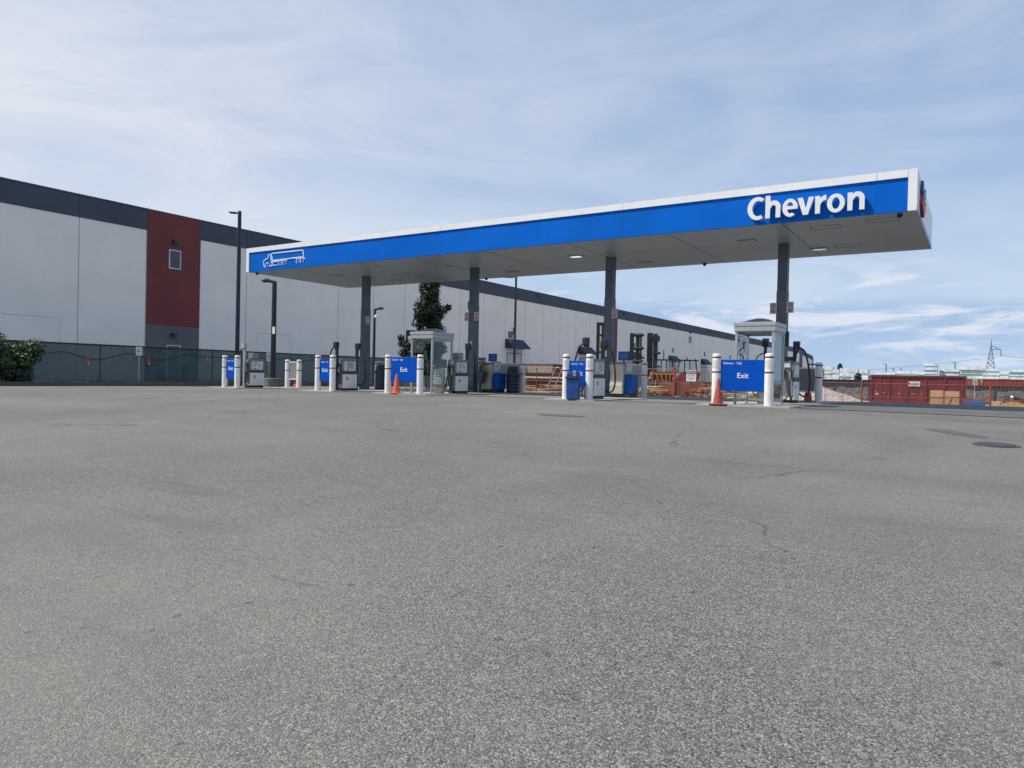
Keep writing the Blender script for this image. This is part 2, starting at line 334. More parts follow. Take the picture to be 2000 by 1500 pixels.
# ------------------------------------------------------------------ mesh helpers
class MB:
    def __init__(s): s.v = []; s.f = []; s.mi = []; s.m = 0
    def add(s, vs, fs):
        k = len(s.v); s.v += [tuple(v) for v in vs]
        for f in fs: s.f.append(tuple(i+k for i in f)); s.mi.append(s.m)
        return s
    def box(s, x0, x1, y0, y1, z0, z1, rz=0, c=None):
        vs = [(x, y, z) for z in (z0, z1) for x, y in ((x0, y0), (x1, y0), (x1, y1), (x0, y1))]
        if rz:
            cx, cy = c or ((x0+x1)/2, (y0+y1)/2); a, b = math.cos(rz), math.sin(rz)
            vs = [(cx+(x-cx)*a-(y-cy)*b, cy+(x-cx)*b+(y-cy)*a, z) for x, y, z in vs]
        return s.add(vs, [(3, 2, 1, 0), (4, 5, 6, 7), (0, 1, 5, 4), (1, 2, 6, 5), (2, 3, 7, 6), (3, 0, 4, 7)])
    def bar(s, p, q, wd, ht=None, up=(0, 0, 1)):
        ht = ht or wd; p = Vector(p); q = Vector(q); d = (q-p).normalized(); u = Vector(up)
        if abs(d.dot(u)) > .98: u = Vector((0, 1, 0))
        a = d.cross(u).normalized()*wd/2; b = a.cross(d).normalized()*ht/2
        vs = [p-a-b, p+a-b, p+a+b, p-a+b, q-a-b, q+a-b, q+a+b, q-a+b]
        return s.add(vs, [(0, 1, 2, 3), (7, 6, 5, 4), (4, 5, 1, 0), (5, 6, 2, 1), (6, 7, 3, 2), (7, 4, 0, 3)])
    def tube(s, pts, r, n=8, cap=True):
        pts = [Vector(p) for p in pts]; k = len(s.v); rs = r if isinstance(r, (list, tuple)) else [r]*len(pts)
        up = Vector((0, 0, 1)); rings = []
        pa = None
        for i, p in enumerate(pts):
            d = (pts[min(i+1, len(pts)-1)]-pts[max(i-1, 0)]).normalized()
            if pa is None:
                a = d.cross(up if abs(d.z) < .95 else Vector((1, 0, 0))).normalized()
            else:
                a = (pa - d*pa.dot(d)).normalized()
            pa = a; b = d.cross(a)
            rings.append([p+rs[i]*(math.cos(2*math.pi*j/n)*a+math.sin(2*math.pi*j/n)*b) for j in range(n)])
        vs = [v for rg in rings for v in rg]; fs = []
        for i in range(len(pts)-1):
            for j in range(n): fs.append((i*n+j, i*n+(j+1) % n, (i+1)*n+(j+1) % n, (i+1)*n+j))
        if cap: fs += [tuple(range(n))[::-1], tuple((len(pts)-1)*n+j for j in range(n))]
        return s.add(vs, fs)
    def lathe(s, prof, n=20, cx=0, cy=0):
        vs = []; fs = []
        for r, z in prof: vs += [(cx+r*math.cos(2*math.pi*j/n), cy+r*math.sin(2*math.pi*j/n), z) for j in range(n)]
        for i in range(len(prof)-1):
            for j in range(n): fs.append((i*n+j, i*n+(j+1) % n, (i+1)*n+(j+1) % n, (i+1)*n+j))
        fs += [tuple(range(n))[::-1], tuple((len(prof)-1)*n+j for j in range(n))]
        return s.add(vs, fs)
    def prism(s, poly, ax, a0, a1):
        def P(u, v, a): return {'x': (a, u, v), 'y': (u, a, v), 'z': (u, v, a)}[ax]
        n = len(poly); vs = [P(u, v, a0) for u, v in poly]+[P(u, v, a1) for u, v in poly]
        return s.add(vs, [tuple(range(n)), tuple(range(n, 2*n))[::-1]]+[(i, i+n, (i+1) % n+n, (i+1) % n) for i in range(n)])
    def build(s, name, mats, parent=None, smooth=False, bevel=0, ang=35, fix=True):
        me = bpy.data.meshes.new(name); me.from_pydata(s.v, [], s.f)
        for m in (mats if isinstance(mats, (list, tuple)) else [mats]): me.materials.append(m)
        me.polygons.foreach_set('material_index', s.mi)
        if fix:
            bm = bmesh.new(); bm.from_mesh(me); bmesh.ops.recalc_face_normals(bm, faces=bm.faces); bm.to_mesh(me); bm.free()
        if smooth:
            me.polygons.foreach_set('use_smooth', [True]*len(me.polygons)); me.set_sharp_from_angle(angle=R(ang))
        o = bpy.data.objects.new(name, me); col.objects.link(o)
        if parent: o.parent = parent
        if bevel:
            b = o.modifiers.new('bevel', 'BEVEL'); b.width = bevel; b.segments = 2; b.limit_method = 'ANGLE'; b.angle_limit = R(40)
        return o
def tag(o, label=None, cat=None, group=None, kind=None):
    for k, v in (('label', label), ('category', cat), ('group', group), ('kind', kind)):
        if v: o[k] = v
    return o
def thing(name, label, cat, loc=(0, 0, 0), rz=0, group=None):
    o = bpy.data.objects.new(name, None); col.objects.link(o); o.empty_display_size = .2
    o.location = loc; o.rotation_euler = (0, 0, rz); return tag(o, label, cat, group)
def dup(root, loc, rz=None, label=None, group=None):
    def cp(o, par):
        c = o.copy(); col.objects.link(c); c.parent = par
        for ch in kids.get(o.name, []): cp(ch, c)
        return c
    kids = {}
    for o in bpy.data.objects:
        if o.parent: kids.setdefault(o.parent.name, []).append(o)
    r = cp(root, None); r.location = loc
    if rz is not None: r.rotation_euler = (0, 0, rz)
    if label: r['label'] = label
    if group: r['group'] = group
    return r
def text(name, s, size, m, parent, loc, rot=(math.pi/2, 0, 0), ext=.004, off=0.0, align='LEFT', width=None, height=None):
    c = bpy.data.curves.new(name, 'FONT'); c.body = s; c.size = size; c.extrude = ext; c.offset = off; c.align_x = align; c.resolution_u = 4
    t = bpy.data.objects.new(name, c); col.objects.link(t)
    me = bpy.data.meshes.new_from_object(t.evaluated_get(bpy.context.evaluated_depsgraph_get()))
    bpy.data.objects.remove(t); bpy.data.curves.remove(c)
    if width:
        xs = [v.co.x for v in me.vertices]; k = width/(max(xs)-min(xs))
        for v in me.vertices: v.co.x *= k
    if height:
        zs = [v.co.y for v in me.vertices]; k = height/(max(zs)-min(zs))
        for v in me.vertices: v.co.y *= k
    me.name = name; me.materials.clear(); me.materials.append(m)
    o = bpy.data.objects.new(name, me); col.objects.link(o); o.parent = parent; o.location = loc; o.rotation_euler = rot
    return o
def sm01(a, b, x):
    t = max(0., min(1., (x-a)/(b-a))); return t*t*(3-2*t)
def gz(x, y):
    s = -.279*x+.96*y; t = 20-s
    z = max(-.09, min(.07, .0048*(x+17.5)))-.041*(t+math.sqrt(t*t+1.5))/2
    if s < -15: z = max(z, -1.6)
    z = max(z, -1.5)
    wr = max(sm01(-33, -28, x), sm01(46, 56, y))
    d = sm01(30.5, 46, y)*wr
    return z*(1-d)-.7*d

# ------------------------------------------------------------------ ground
def grid_sheet(name, xs, ys, dz, m):
    nx, ny = len(xs), len(ys)
    b = MB(); b.v = [(x, y, gz(x, y)+dz) for y in ys for x in xs]
    for j in range(ny-1):
        for i in range(nx-1): b.f.append((j*nx+i, j*nx+i+1, (j+1)*nx+i+1, (j+1)*nx+i)); b.mi.append(0)
    o = b.build(name, m, smooth=True, ang=80, fix=False); o['kind'] = 'structure'; return o
far = [-6000, -2500, -1000, -400, -150, -90]
xs = far+list(np.arange(-64, 40.1, 1.0))+[60, 100, 200, 500, 1200, 3000, 6000]
ys = [-3000, -800, -200, -60, -25]+list(np.arange(-12, 75, 1.0))+[80, 100, 140, 200, 350, 600, 1200, 2500, 5000, 8000]
grid_sheet('asphalt_ground', xs, ys, 0, ASPH)
def strip(name, x0, x1, y0, y1, dz, m, step=.6):
    return grid_sheet(name, list(np.linspace(x0, x1, max(2, int((x1-x0)/step)))), list(np.linspace(y0, y1, max(2, int((y1-y0)/step)))), dz, m)
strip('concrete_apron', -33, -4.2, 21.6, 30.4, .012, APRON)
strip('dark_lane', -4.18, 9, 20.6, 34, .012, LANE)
strip('yard_ground', -47, 9, 58.3, 96, .012, DIRT, 1.5)
# kerb along the left fence and the planting strip behind it
b = MB()
ysk = list(np.arange(-10, 46.1, 1.0))
for a, c in zip(ysk[:-1], ysk[1:]):
    za, zc = gz(-33.5, a), gz(-33.5, c)
    b.add([(-33.5, a, za-.1), (-33.66, a, za-.1), (-33.66, a, za+.17), (-33.53, a, za+.17), (-33.5, c, zc-.1), (-33.66, c, zc-.1), (-33.66, c, zc+.17), (-33.53, c, zc+.17)],
          [(0, 3, 7, 4), (3, 2, 6, 7), (1, 5, 6, 2)])
tag(b.build('kerb', KERB), kind='structure')
strip('planting_strip', -36.6, -33.66, -10, 46, .13, concrete('verge_soil', (.10, .095, .06), .5))
# grass tufts on the strip
rg = random.Random(3)
b = MB()
for i in range(5200):
    x = rg.uniform(-35.4, -33.75); y = rg.uniform(10, 44)
    if rg.random() < .55 and not (18 < y < 34): continue
    z = gz(x, y)+.13; hh = rg.uniform(.04, .16)*(1.3 if x < -34.8 else .8); a = rg.uniform(0, 6.28); ww = .02
    b.m = 0 if rg.random() < .75 else 1
    b.add([(x-ww*math.cos(a), y-ww*math.sin(a), z), (x+ww*math.cos(a), y+ww*math.sin(a), z), (x+rg.uniform(-.06, .06), y+rg.uniform(-.06, .06), z+hh)], [(0, 1, 2)])
tag(b.build('verge_grass', GRASS, fix=False), 'thin green and dry grass along the foot of the screened fence', 'grass', kind='stuff')
b = MB()
for i in range(5000):
    x = rg.uniform(-16, 8); y = rg.uniform(72, 79); z = -.7; hh = rg.uniform(.05, .25); a = rg.uniform(0, 6.28); ww = .05
    b.m = 0 if rg.random() < .5 else 1
    b.add([(x-ww*math.cos(a), y-ww*math.sin(a), z), (x+ww*math.cos(a), y+ww*math.sin(a), z), (x+rg.uniform(-.1, .1), y, z+hh)], [(0, 1, 2)])
tag(b.build('yard_grass', GRASS, fix=False), 'rough grass patch in front of the grey picket fence behind the yard', 'grass', kind='stuff')
# asphalt repair scars and manhole
def decal(name, pts, dz, m):
    c = np.mean(pts, 0); b = MB(); n = len(pts)
    b.v = [(c[0], c[1], gz(*c)+dz)]+[(x, y, gz(x, y)+dz) for x, y in pts]
    b.f = [(0, i+1, (i+1) % n+1) for i in range(n)]; b.mi = [0]*n
    return b.build(name, m)
pp = [(-.95, 16.3), (-.62, 16.42), (-.30, 16.05), (-.02, 15.62), (.12, 15.28), (-.14, 15.22), (-.40, 15.45), (-.72, 15.85)]
tag(decal('asphalt_patch', pp, .006, PATCH), kind='structure')
pp = [(-8.7, 14.5), (-8.2, 14.72), (-7.7, 14.68), (-7.35, 14.5), (-7.7, 14.25), (-8.3, 14.2)]
tag(decal('asphalt_scar', pp, .006, PATCH), kind='structure')
mh = thing('manhole_cover', 'round cast iron manhole cover set in the asphalt at far right', 'manhole cover', (.2, 14.12, gz(.2, 14.12)))
b = MB().lathe([(.0, .0), (.335, .0), (.335, .012), (.29, .012), (.29, .004), (.0, .004)], 40); b.build('rim', IRON, mh, smooth=True)
b = MB().lathe([(.0, .002), (.28, .002), (.28, .016), (0, .016)], 40)
for k in range(-6, 7):
    l = math.sqrt(max(.0, .262**2-(k*.04)**2))
    if l > .05: b.box(k*.04-.009, k*.04+.009, -l, l, .016, .024, R(35), (0, 0))
b.build('lid', IRON, mh)
mh.rotation_euler = (R(2.2), R(.6), 0)

# ------------------------------------------------------------------ warehouse
wh = thing('warehouse', 'long white concrete warehouse with dark parapet band and red panels', 'building', (-48, 90, 0))
Wx, OY = 0.0, -90.0     # local: wall face x=0, local y = Y-90
def WY(y): return y-90
wb = MB().box(-70, 0, WY(-70), WY(243), -1, 11.5)
reds = [(28.2, 32.2), (100.2, 104.2), (172.2, 176.2)]
b = MB(); y = -70
for a, c in reds+[(238.5, 243)]:
    b.box(-.3, .03, WY(y), WY(a), 10.2, 11.56); y = c
b.box(-.3, .028, WY(238.5), WY(243), -1, 11.56)
b.build('parapet_band', WALLG, wh)
b = MB().box(-70.1, .06, WY(-70), WY(243.1), 11.561, 11.66); b.build('coping', WALLG, wh)
for a, c in reds:
    b = MB().box(-.3, .05, WY(a), WY(c), 3.8, 11.559); b.build('red_panel', WALLR, wh)
    b = MB().box(-.3, .048, WY(a), WY(c), -1, 3.797); b.build('base_panel', WALLD, wh)
    f = MB(); y0, y1, z0, z1 = WY(a+1.55), WY(a+2.45), 7.8, 9.15
    f.box(.05, .10, y0, y1, z0, z0+.08).box(.05, .10, y0, y1, z1-.08, z1).box(.05, .10, y0, y0+.08, z0+.08, z1-.08).box(.05, .10, y1-.08, y1, z0+.08, z1-.08)
    wn = f.build('window', WINF, wh); MB().box(.03, .07, y0+.08, y1-.08, z0+.08, z1-.08).build('pane', WGLASS, wn)
    for zz in (9.55, 3.02):
        l = MB().box(.05, .26, WY(a+1.85), WY(a+2.15), zz, zz+.2).box(.05, .34, WY(a+1.8), WY(a+2.2), zz+.2, zz+.3); l.build('wall_light', DGREY, wh)
    f = MB(); y0, y1 = WY(a+1.5), WY(a+2.55)
    f.box(.048, .09, y0, y0+.07, -.2, 2.47).box(.048, .09, y1-.07, y1, -.2, 2.47).box(.048, .09, y0+.07, y1-.07, 2.4, 2.47)
    d = f.build('door', WINF, wh); MB().box(.03, .065, y0+.07, y1-.07, -.2, 2.4).build('leaf', WALLD, d)
b = wb; b.m = 1
js = [-8, 0, 7.5, 15.5, 23.75, 36.2, 45.8, 50.2, 54.6, 59.1, 63.7, 68.2]+[68.2+4.45*k for k in range(1, 39)]
for yj in js:
    if any(a-.3 < yj < c+.3 for a, c in reds) or yj > 238: continue
    b.m = 1; b.box(-.2, .004, WY(yj-.022), WY(yj+.022), -1, 10.2); b.m = 3; b.box(-.2, .036, WY(yj-.02), WY(yj+.02), 10.2, 11.55); b.m = 1
for a, c in reds[:1]:
    b.box(-.2, .02, WY(a-.06), WY(a-.004), -1, 10.2)
b.m = 2
for a, c in ((14.4, 22.7), (37.3, 40.65), (41.8, 41.85), (-6, 6)):
    if c-a > 1: b.box(-.2, .003, WY(a), WY(c), 3.76, 3.80)
    b.box(-.2, .003, WY(c-.03), WY(c), -1, 3.76)
b.box(-.2, .003, WY(37.3), WY(37.33), -1, 3.76)
b.build('wall', [WALLW, JOINT, GROOVE, mat('band_joint', (.03, .038, .055), .7)], wh)
for ya in (72.7, 91.4, 108.8, 126.6, 144.6, 162.5, 180.5):
    y0, y1 = WY(ya), WY(ya+4.0)
    b = MB().prism([(0.012, 5.34), (0.012, 4.22), (1.25, 4.22)], 'y', y0, y1); b.build('awning', AWN, wh)
    f = MB().box(.0, .06, y0+.35, y0+.45, -.6, 3.7).box(.0, .06, y1-.45, y1-.35, -.6, 3.7).box(.0, .06, y0+.45, y1-.45, 3.6, 3.7)
    d = f.build('door', WALLD, wh); MB().box(-.1, .03, y0+.45, y1-.45, -.6, 3.6).build('leaf', WINF if ya < 73 else LGREY, d)
for yl in (74.5, 93.5, 110.8, 128.6, 146.7, 164.5):
    MB().box(.0, .22, WY(yl-.18), WY(yl+.18), 5.95, 6.12).box(.0, .14, WY(yl-.1), WY(yl+.1), 6.12, 6.55).box(.0, .22, WY(yl-.18), WY(yl+.18), 6.55, 6.7).build('wall_light', DGREY, wh)
for yl in (80.0, 106.5, 150, 200): MB().box(.03, .28, WY(yl-.15), WY(yl+.15), 11.1, 11.32).build('roof_camera', DGREY, wh)
f = MB().box(0, .07, WY(137), WY(138.6), 8.1, 9.5); wn = f.build('window', WINF, wh); MB().box(.0, .08, WY(137.12), WY(138.48), 8.2, 9.4).build('pane', WGLASS, wn)
MB().box(0, .25, WY(137.5), WY(138.1), 10, 10.35).build('wall_light', DGREY, wh)
# lower end wing
b = MB().prism([(WY(243), -1), (WY(262), -1), (WY(262), 10.0), (WY(243), 11.2)], 'x', -30, -.4); b.build('end_wing', WALLW, wh)
b = MB().prism([(WY(243.2), 9.9), (WY(262.2), 8.7), (WY(262.2), 10.1), (WY(243.2), 11.3)], 'x', -30, -.37); b.box(-30, -.37, WY(261.2), WY(262.2), -1, 8.69); b.build('wing_band', WALLG, wh)

# ------------------------------------------------------------------ canopy
X0, X1, Y0, Y1, Z0, Z1 = -30.01, -1.62, 22.6, 29.35, 5.524, 6.655
can = thing('fuel_canopy', 'long flat filling station canopy with blue and white fascia on four columns', 'canopy', (-15.8, 26, 0))
cx, cy = -15.8, 26
def bx(b, x0, x1, y0, y1, z0, z1): return b.box(x0-cx, x1-cx, y0-cy, y1-cy, z0, z1)
b = MB(); bx(b, X0+.02, X1-.02, Y0+.115, Y1-.02, Z0, Z0+.08)
b.m = 1
for xa in (-26.9, -22.75, -19.55, -16.1, -12.5, -8.78, -5.2): bx(b, xa-.010, xa+.010, Y0+.25, Y1-.05, Z0-.004, Z0+.02)
for px_, py_ in ((-4.15, 23.9), (-2.55, 23.6), (-4.0, 27.5), (-23.5, 26.4)):
    for dxa, dxb, dya, dyb in ((-.42, .42, -.27, -.25), (-.42, .42, .25, .27), (-.42, -.40, -.25, .25), (.40, .42, -.25, .25)):
        bx(b, px_+dxa, px_+dxb, py_+dya, py_+dyb, Z0-.004, Z0+.02)
b.build('soffit', [SOFFIT, mat('soffit_gap', (.06, .06, .065), .7)], can)
b = MB(); bx(b, X0+.06, X1-.06, Y0+.2, Y1-.1, Z0+.08, Z1-.15); b.build('roof_deck', MGREY, can)
b = MB()
bx(b, X0, X1, Y0, Y0+.13, 6.44, Z1)                       # top band
bx(b, X0, X0+.19, Y0, Y0+.13, Z0-.005, 6.44); bx(b, X1-.22, X1, Y0, Y0+.13, Z0-.005, 6.44)
bx(b, X0, X0+.13, Y0+.13, Y1, Z0+.085, Z1); bx(b, X1-.13, X1, Y0+.13, Y1, Z0+.16, Z1)
bx(b, X0+.13, X1-.13, Y1-.13, Y1, Z0+.085, Z1)
b.m = 1
for xa in (-25.95, -18.1, -10.3, -2.62): bx(b, xa-.006, xa+.006, Y0-.002, Y0+.02, 6.44, Z1-.003)
for xa in (-1.84,): bx(b, xa-.005, xa+.005, Y0-.002, Y0+.02, 6.44, Z1-.003)
b.build('white_fascia', [FASC, LGREY], can)
b = MB(); bx(b, X0+.19, X1-.22, Y0+.045, Y0+.11, Z0-.006, 6.44); b.m = 1
for xa in (-25.95, -18.1, -10.3, -2.62): bx(b, xa-.004, xa+.004, Y0+.042, Y0+.05, Z0+.01, 6.43)
b.build('blue_fascia', [BLUE, mat('blue_seam', (.003, .05, .30), .4)], can)
b = MB(); bx(b, X1-.019, X1+.004, Y0+.14, Y1-.01, Z0+.0, Z0+.155); b.build('side_strip', mat('pale_blue_strip', (.22, .32, .62), .4), can)
# big lettering
def ell(cx_, cy_, rx, ry, a0, a1, n=22): return [(cx_+rx*math.cos(R(a0+(a1-a0)*i/n)), cy_+ry*math.sin(R(a0+(a1-a0)*i/n))) for i in range(n+1)]
XH, CAP, ST = .505, .655, .132
def arch(x0, wd, stem):
    x1 = x0+wd; m = x0+ST*.9
    return [[(x0, 0), (x0, stem), (x0+ST*.94, stem), (x0+ST*.98, XH-.075)]+ell(x1-.19, XH-.18, .19, .19, 112, 0, 12)+[(x1, 0), (x1-ST, 0), (x1-ST, XH-.20)]+ell(x1-ST-.068, XH-.195, .068, .073, 0, 170, 10)[1:]+[(x0+ST, XH-.22), (x0+ST, 0)]]
def letters(P):
    out = []
    x, w_ = P[0]; out.append([ell(x+w_*.62, .325, w_*.62, .345, 52, 302, 34)+ell(x+w_*.66, .325, w_*.66-ST*1.06, .345-ST*.86, 298, 57, 30)])
    x, w_ = P[1]; out.append(arch(x, w_, .672))
    x, w_ = P[2]; rx, ry, cy_ = w_/2, .265, .25
    out.append([[(x+w_*1.0, .205)]+ell(x+rx, cy_, rx, ry, 0, 310, 40)+ell(x+rx*1.05, cy_, rx*1.02-ST*.95, ry-ST*.72, 300, 199, 14)+[(x+ST*1.02, .205)], [(x+ST*.98, .300)]+ell(x+rx, .300, rx-ST*.95, .115, 180, 0, 16)])
    x, w_ = P[3]; out.append([[(x, XH), (x+ST*1.08, XH), (x+w_*.505, .165), (x+w_-ST*1.02, XH), (x+w_, XH), (x+w_*.655, 0), (x+w_*.345, 0)]])
    x, w_ = P[4]; out.append([[(x, 0), (x, XH), (x+ST*.94, XH), (x+ST*.98, XH-.085), (x+w_*.66, XH-.02), (x+w_*.86, XH+.012), (x+w_, XH+.006), (x+w_, XH-.140), (x+w_*.80, XH-.138), (x+w_*.62, XH-.175), (x+ST*1.02, XH-.26), (x+ST, 0)]])
    x, w_ = P[5]; out.append([ell(x+w_/2, .25, w_/2, .268, 0, 355, 44), ell(x+w_/2, .25, w_/2-ST*.98, .268-ST*.76, 0, 352, 36)])
    x, w_ = P[6]; out.append(arch(x, w_, XH))
    return out
LP = [(-6.13, .475), (-5.60, .430), (-5.11, .425), (-4.69, .450), (-4.20, .295), (-3.88, .468), (-3.34, .440)]
cu_ = bpy.data.curves.new('lettering', 'CURVE'); cu_.dimensions = '2D'; cu_.fill_mode = 'BOTH'; cu_.extrude = .05
for L_ in letters(LP):
    for poly in L_:
        sp = cu_.splines.new('POLY'); sp.points.add(len(poly)-1); sp.use_cyclic_u = True
        for q, (u, v) in zip(sp.points, poly): q.co = (u, v, 0, 1)
tmp = bpy.data.objects.new('lettering', cu_); col.objects.link(tmp)
me_ = bpy.data.meshes.new_from_object(tmp.evaluated_get(bpy.context.evaluated_depsgraph_get()))
bpy.data.objects.remove(tmp); bpy.data.curves.remove(cu_); me_.name = 'lettering'; me_.materials.clear(); me_.materials.append(FASC)
lt = bpy.data.objects.new('lettering', me_); col.objects.link(lt); lt.parent = can; lt.location = (-cx, Y0-.07-cy, 5.655); lt.rotation_euler = (math.pi/2, 0, 0)
# truck pictogram, drawn as strokes on the fascia
tk = MB()
def TP(px, py):      # drawing coordinates in the fascia plane, metres
    return (-28.78+px-cx, Y0+.030-cy, 5.62+py)
def stroke(pts, wd=.06):
    for p, q in zip(pts[:-1], pts[1:]):
        tk.bar(TP(*p), TP(*q), wd, .03, up=(0, 1, 0))
stroke([(.10, .08), (.02, .22), (.03, .34), (.10, .40), (.30, .45), (.34, .48), (.37, .625), (.50, .625), (.60, .22)], .042)
stroke([(.57, .67), (2.73, .67), (2.80, .36), (.66, .33), (.57, .67)], .052)
stroke([(.43, .10), (.62, .10)], .055)
stroke([(.66, .10), (.66, .275), (1.62, .29)], .052); stroke([(.66, .10), (1.02, .11)], .03)
for wx, wy in ((.27, .13), (1.22, .16), (1.50, .165), (2.43, .18), (2.71, .185)):
    stroke([(wx+.125*math.cos(a), wy+.125*math.sin(a)) for a in [R((30 if wx < .5 else 95)+(200 if wx < .5 else 125)*k/12) for k in range(13)]], .036)
    stroke([(wx+.02+.05*math.cos(a), wy+.06*math.sin(a)) for a in [R(-70+15*k) for k in range(11)]], .022)
stroke([(2.30, .30), (2.84, .305), (2.88, .25)], .045); stroke([(1.56, .29), (1.68, .24)], .03)
tk.build('truck_pictogram', mat('pictogram_white', (.72, .80, .86), .4), can)
# emblem on the end fascia: two stacked chevrons
em = MB()
ye, wE, zE = 24.1-cy, .55, 6.27
for k, (zo, mi) in enumerate(((0, 0), (-.40, 1))):
    em.m = mi
    em.prism([(ye-wE, zE+zo+.26), (ye-wE, zE+zo-.02), (ye, zE+zo-.28), (ye+wE, zE+zo-.02), (ye+wE, zE+zo+.26), (ye, zE+zo)], 'x', X1+.015-cx, X1+.09-cx)
em.build('emblem', [EMBLUE, EMRED], can)
COLX = [-25.55, -19.0, -12.4, -5.87]
for xc in COLX:
    b = MB(); bx(b, xc-.16, xc+.16, 26.04, 26.36, -.2, Z0+.01); c_ = b.build('column', SLATE, can, bevel=.012)
    b = MB(); bx(b, xc-.18, xc+.18, 26.02, 26.38, -.2, 2.20); bx(b, xc-.172, xc+.172, 26.028, 26.372, 2.21, 3.9); b.build('cover', SLATE, c_, bevel=.01)
LAMP_ON = emit('lamp_lens_lit', (.60, .92, .70), 1.0); LAMP_DIM = emit('lamp_lens_dim', (.66, .80, .78), .38)
for i, (xl, yl) in enumerate(((-13.48, 25.3), (-11.66, 27.9), (-6.82, 25.05), (-4.97, 27.6), (-20.04, 25.3), (-18.08, 27.9), (-26.65, 25.3), (-25.11, 27.9))):
    b = MB(); bx(b, xl-.30, xl+.30, yl-.20, yl+.20, Z0-.035, Z0-.001); f = b.build('recessed_light', LGREY, can, bevel=.04)
    b = MB(); bx(b, xl-.2, xl+.2, yl-.12, yl+.12, Z0-.044, Z0-.036)
    b.build('lens', LAMP_ON if i == 0 else LAMP_DIM if i == 3 else LGREY, f)
for xl, yl in ((-2.05, 22.95), (-9.6, 29.1), (-29.7, 23.0), (-20.4, 29.1)):
    MB().lathe([(.07, Z0-.005), (.075, Z0-.04), (.06, Z0-.08), (.02, Z0-.11)], 14, xl-cx, yl-cy).build('dome_camera', BLACK, can, smooth=True)
# conduits, boxes and labels on the columns
for nm, x0, x1, y0, y1, z0, z1, m in (('speaker_box', -12.62, -12.46, 25.86, 26.015, 1.95, 2.16, DGREY), ('junction_box', -19.27, -19.165, 26.1, 26.3, 3.72, 4.05, CBLUE), ('notice_plate', -19.03, -18.93, 26.008, 26.018, 2.08, 2.26, PAPER), ('breaker_box', -5.69, -5.62, 26.06, 26.2, 2.0, 2.5, BLACKM), ('notice_plate', -12.48, -12.40, 26.008, 26.018, 1.62, 1.86, PAPER)):
    b = MB(); bx(b, x0, x1, y0, y1, z0, z1); b.build(nm, m, can)

# ------------------------------------------------------------------ islands
for (xa, xb, ya, yb) in ((-29.9, -27.9, 20.5, 25.4), (-23.7, -21.8, 20.5, 27.4), (-19.7, -17.0, 20.6, 28.4), (-12.0, -10.2, 20.5, 27.3), (-6.95, -4.35, 20.55, 27.8)):
    o = strip('pump_island', xa, xb, ya, yb, .035, ISLE)
    b = MB()
    rim = [(xa, ya), (xb, ya), (xb, yb), (xa, yb)]
    vs = []; fs = []
    for k in range(4):
        (p, q), (p2, q2) = rim[k], rim[(k+1) % 4]
        for j in range(9):
            t = j/8; x, y = p+(p2-p)*t, q+(q2-q)*t; vs += [(x, y, gz(x, y)-.05), (x, y, gz(x, y)+.035)]
    for k in range(4):
        for j in range(8):
            i = (k*9+j)*2; fs.append((i, i+2, i+3, i+1))
    b.add(vs, fs); tag(b.build('island_edge', ISLE), kind='structure')

# ------------------------------------------------------------------ bollards
def make_bollard(h, stick, m=BOLW):
    r = .122
    o = thing('bollard', 'x', 'bollard')
    MB().lathe([(r, -.1), (r, h-.06), (r*.93, h-.025), (r*.72, h-.004), (.001, h)], 24).build('post', m, o, smooth=True)
    for z in (h-.135, h-.56): MB().lathe([(r+.003, z), (r+.003, z+.044)], 24).build('band', RED, o, smooth=True)
    if stick:
        n = 9; b = MB(); vs = []
        for j in range(n):
            a = R(-150+90*j/(n-1)); vs += [((r+.003)*math.cos(a), (r+.003)*math.sin(a), h-.42), ((r+.003)*math.cos(a), (r+.003)*math.sin(a), h-.20)]
        b.add(vs, [(2*j, 2*j+2, 2*j+3, 2*j+1) for j in range(n-1)]); b.build('sticker', STICK, o, smooth=True)
    return o
bp1 = make_bollard(1.5, True)
BG = 'white bollards with two red bands guarding the pump islands'
bl = [(-29.27, 21.0, 'white bollard left of the farthest narrow blue Exit sign'), (-28.37, 21.0, 'white bollard right of the farthest narrow blue Exit sign'),
      (-23.12, 21.0, 'white bollard left of the second Exit sign from the left'), (-22.26, 21.0, 'white bollard right of the second Exit sign from the left'),
      (-19.24, 21.0, 'white bollard left of the square Exit sign that has a cone before it'), (-17.64, 21.0, 'white bollard between the square Exit sign and the left glass booth'),
      (-11.45, 21.0, 'white bollard partly behind the small blue bin'), (-10.6, 21.0, 'white bollard right of the Exit sign behind the small blue bin'),
      (-6.5, 21.0, 'white bollard behind the cone at the nearest large Exit sign'), (-4.99, 20.9, 'white bollard right of the nearest large Exit sign')]
for i, (x, y, l) in enumerate(bl):
    o = bp1 if i == 0 else dup(bp1, (0, 0, 0)); o.location = (x, y, gz(x, y)); o['label'] = l; o['group'] = BG; o.rotation_euler.z = rg.uniform(-.1, .1)
bp2 = make_bollard(1.43, False)
bb = [(-29.63, 24.9, 'white bollard left of the blank grey panel at the far left island'), (-28.77, 24.9, 'white bollard right of the blank grey panel at the far left island'),
      (-26.05, 27.6, 'white bollard left of the grey panel behind the barrel bin at left'),
      (-17.5, 27.95, 'white bollard beside the right hand barrel bin'), (-11.04, 26.55, 'shaded white bollard with a loose cable right of the blue pump cabinet'),
      (-4.83, 27.3, 'shaded white bollard standing alone at the right end of the station')]
for i, (x, y, l) in enumerate(bb):
    o = bp2 if i == 0 else dup(bp2, (0, 0, 0)); o.location = (x, y, gz(x, y)); o['label'] = l; o['group'] = BG

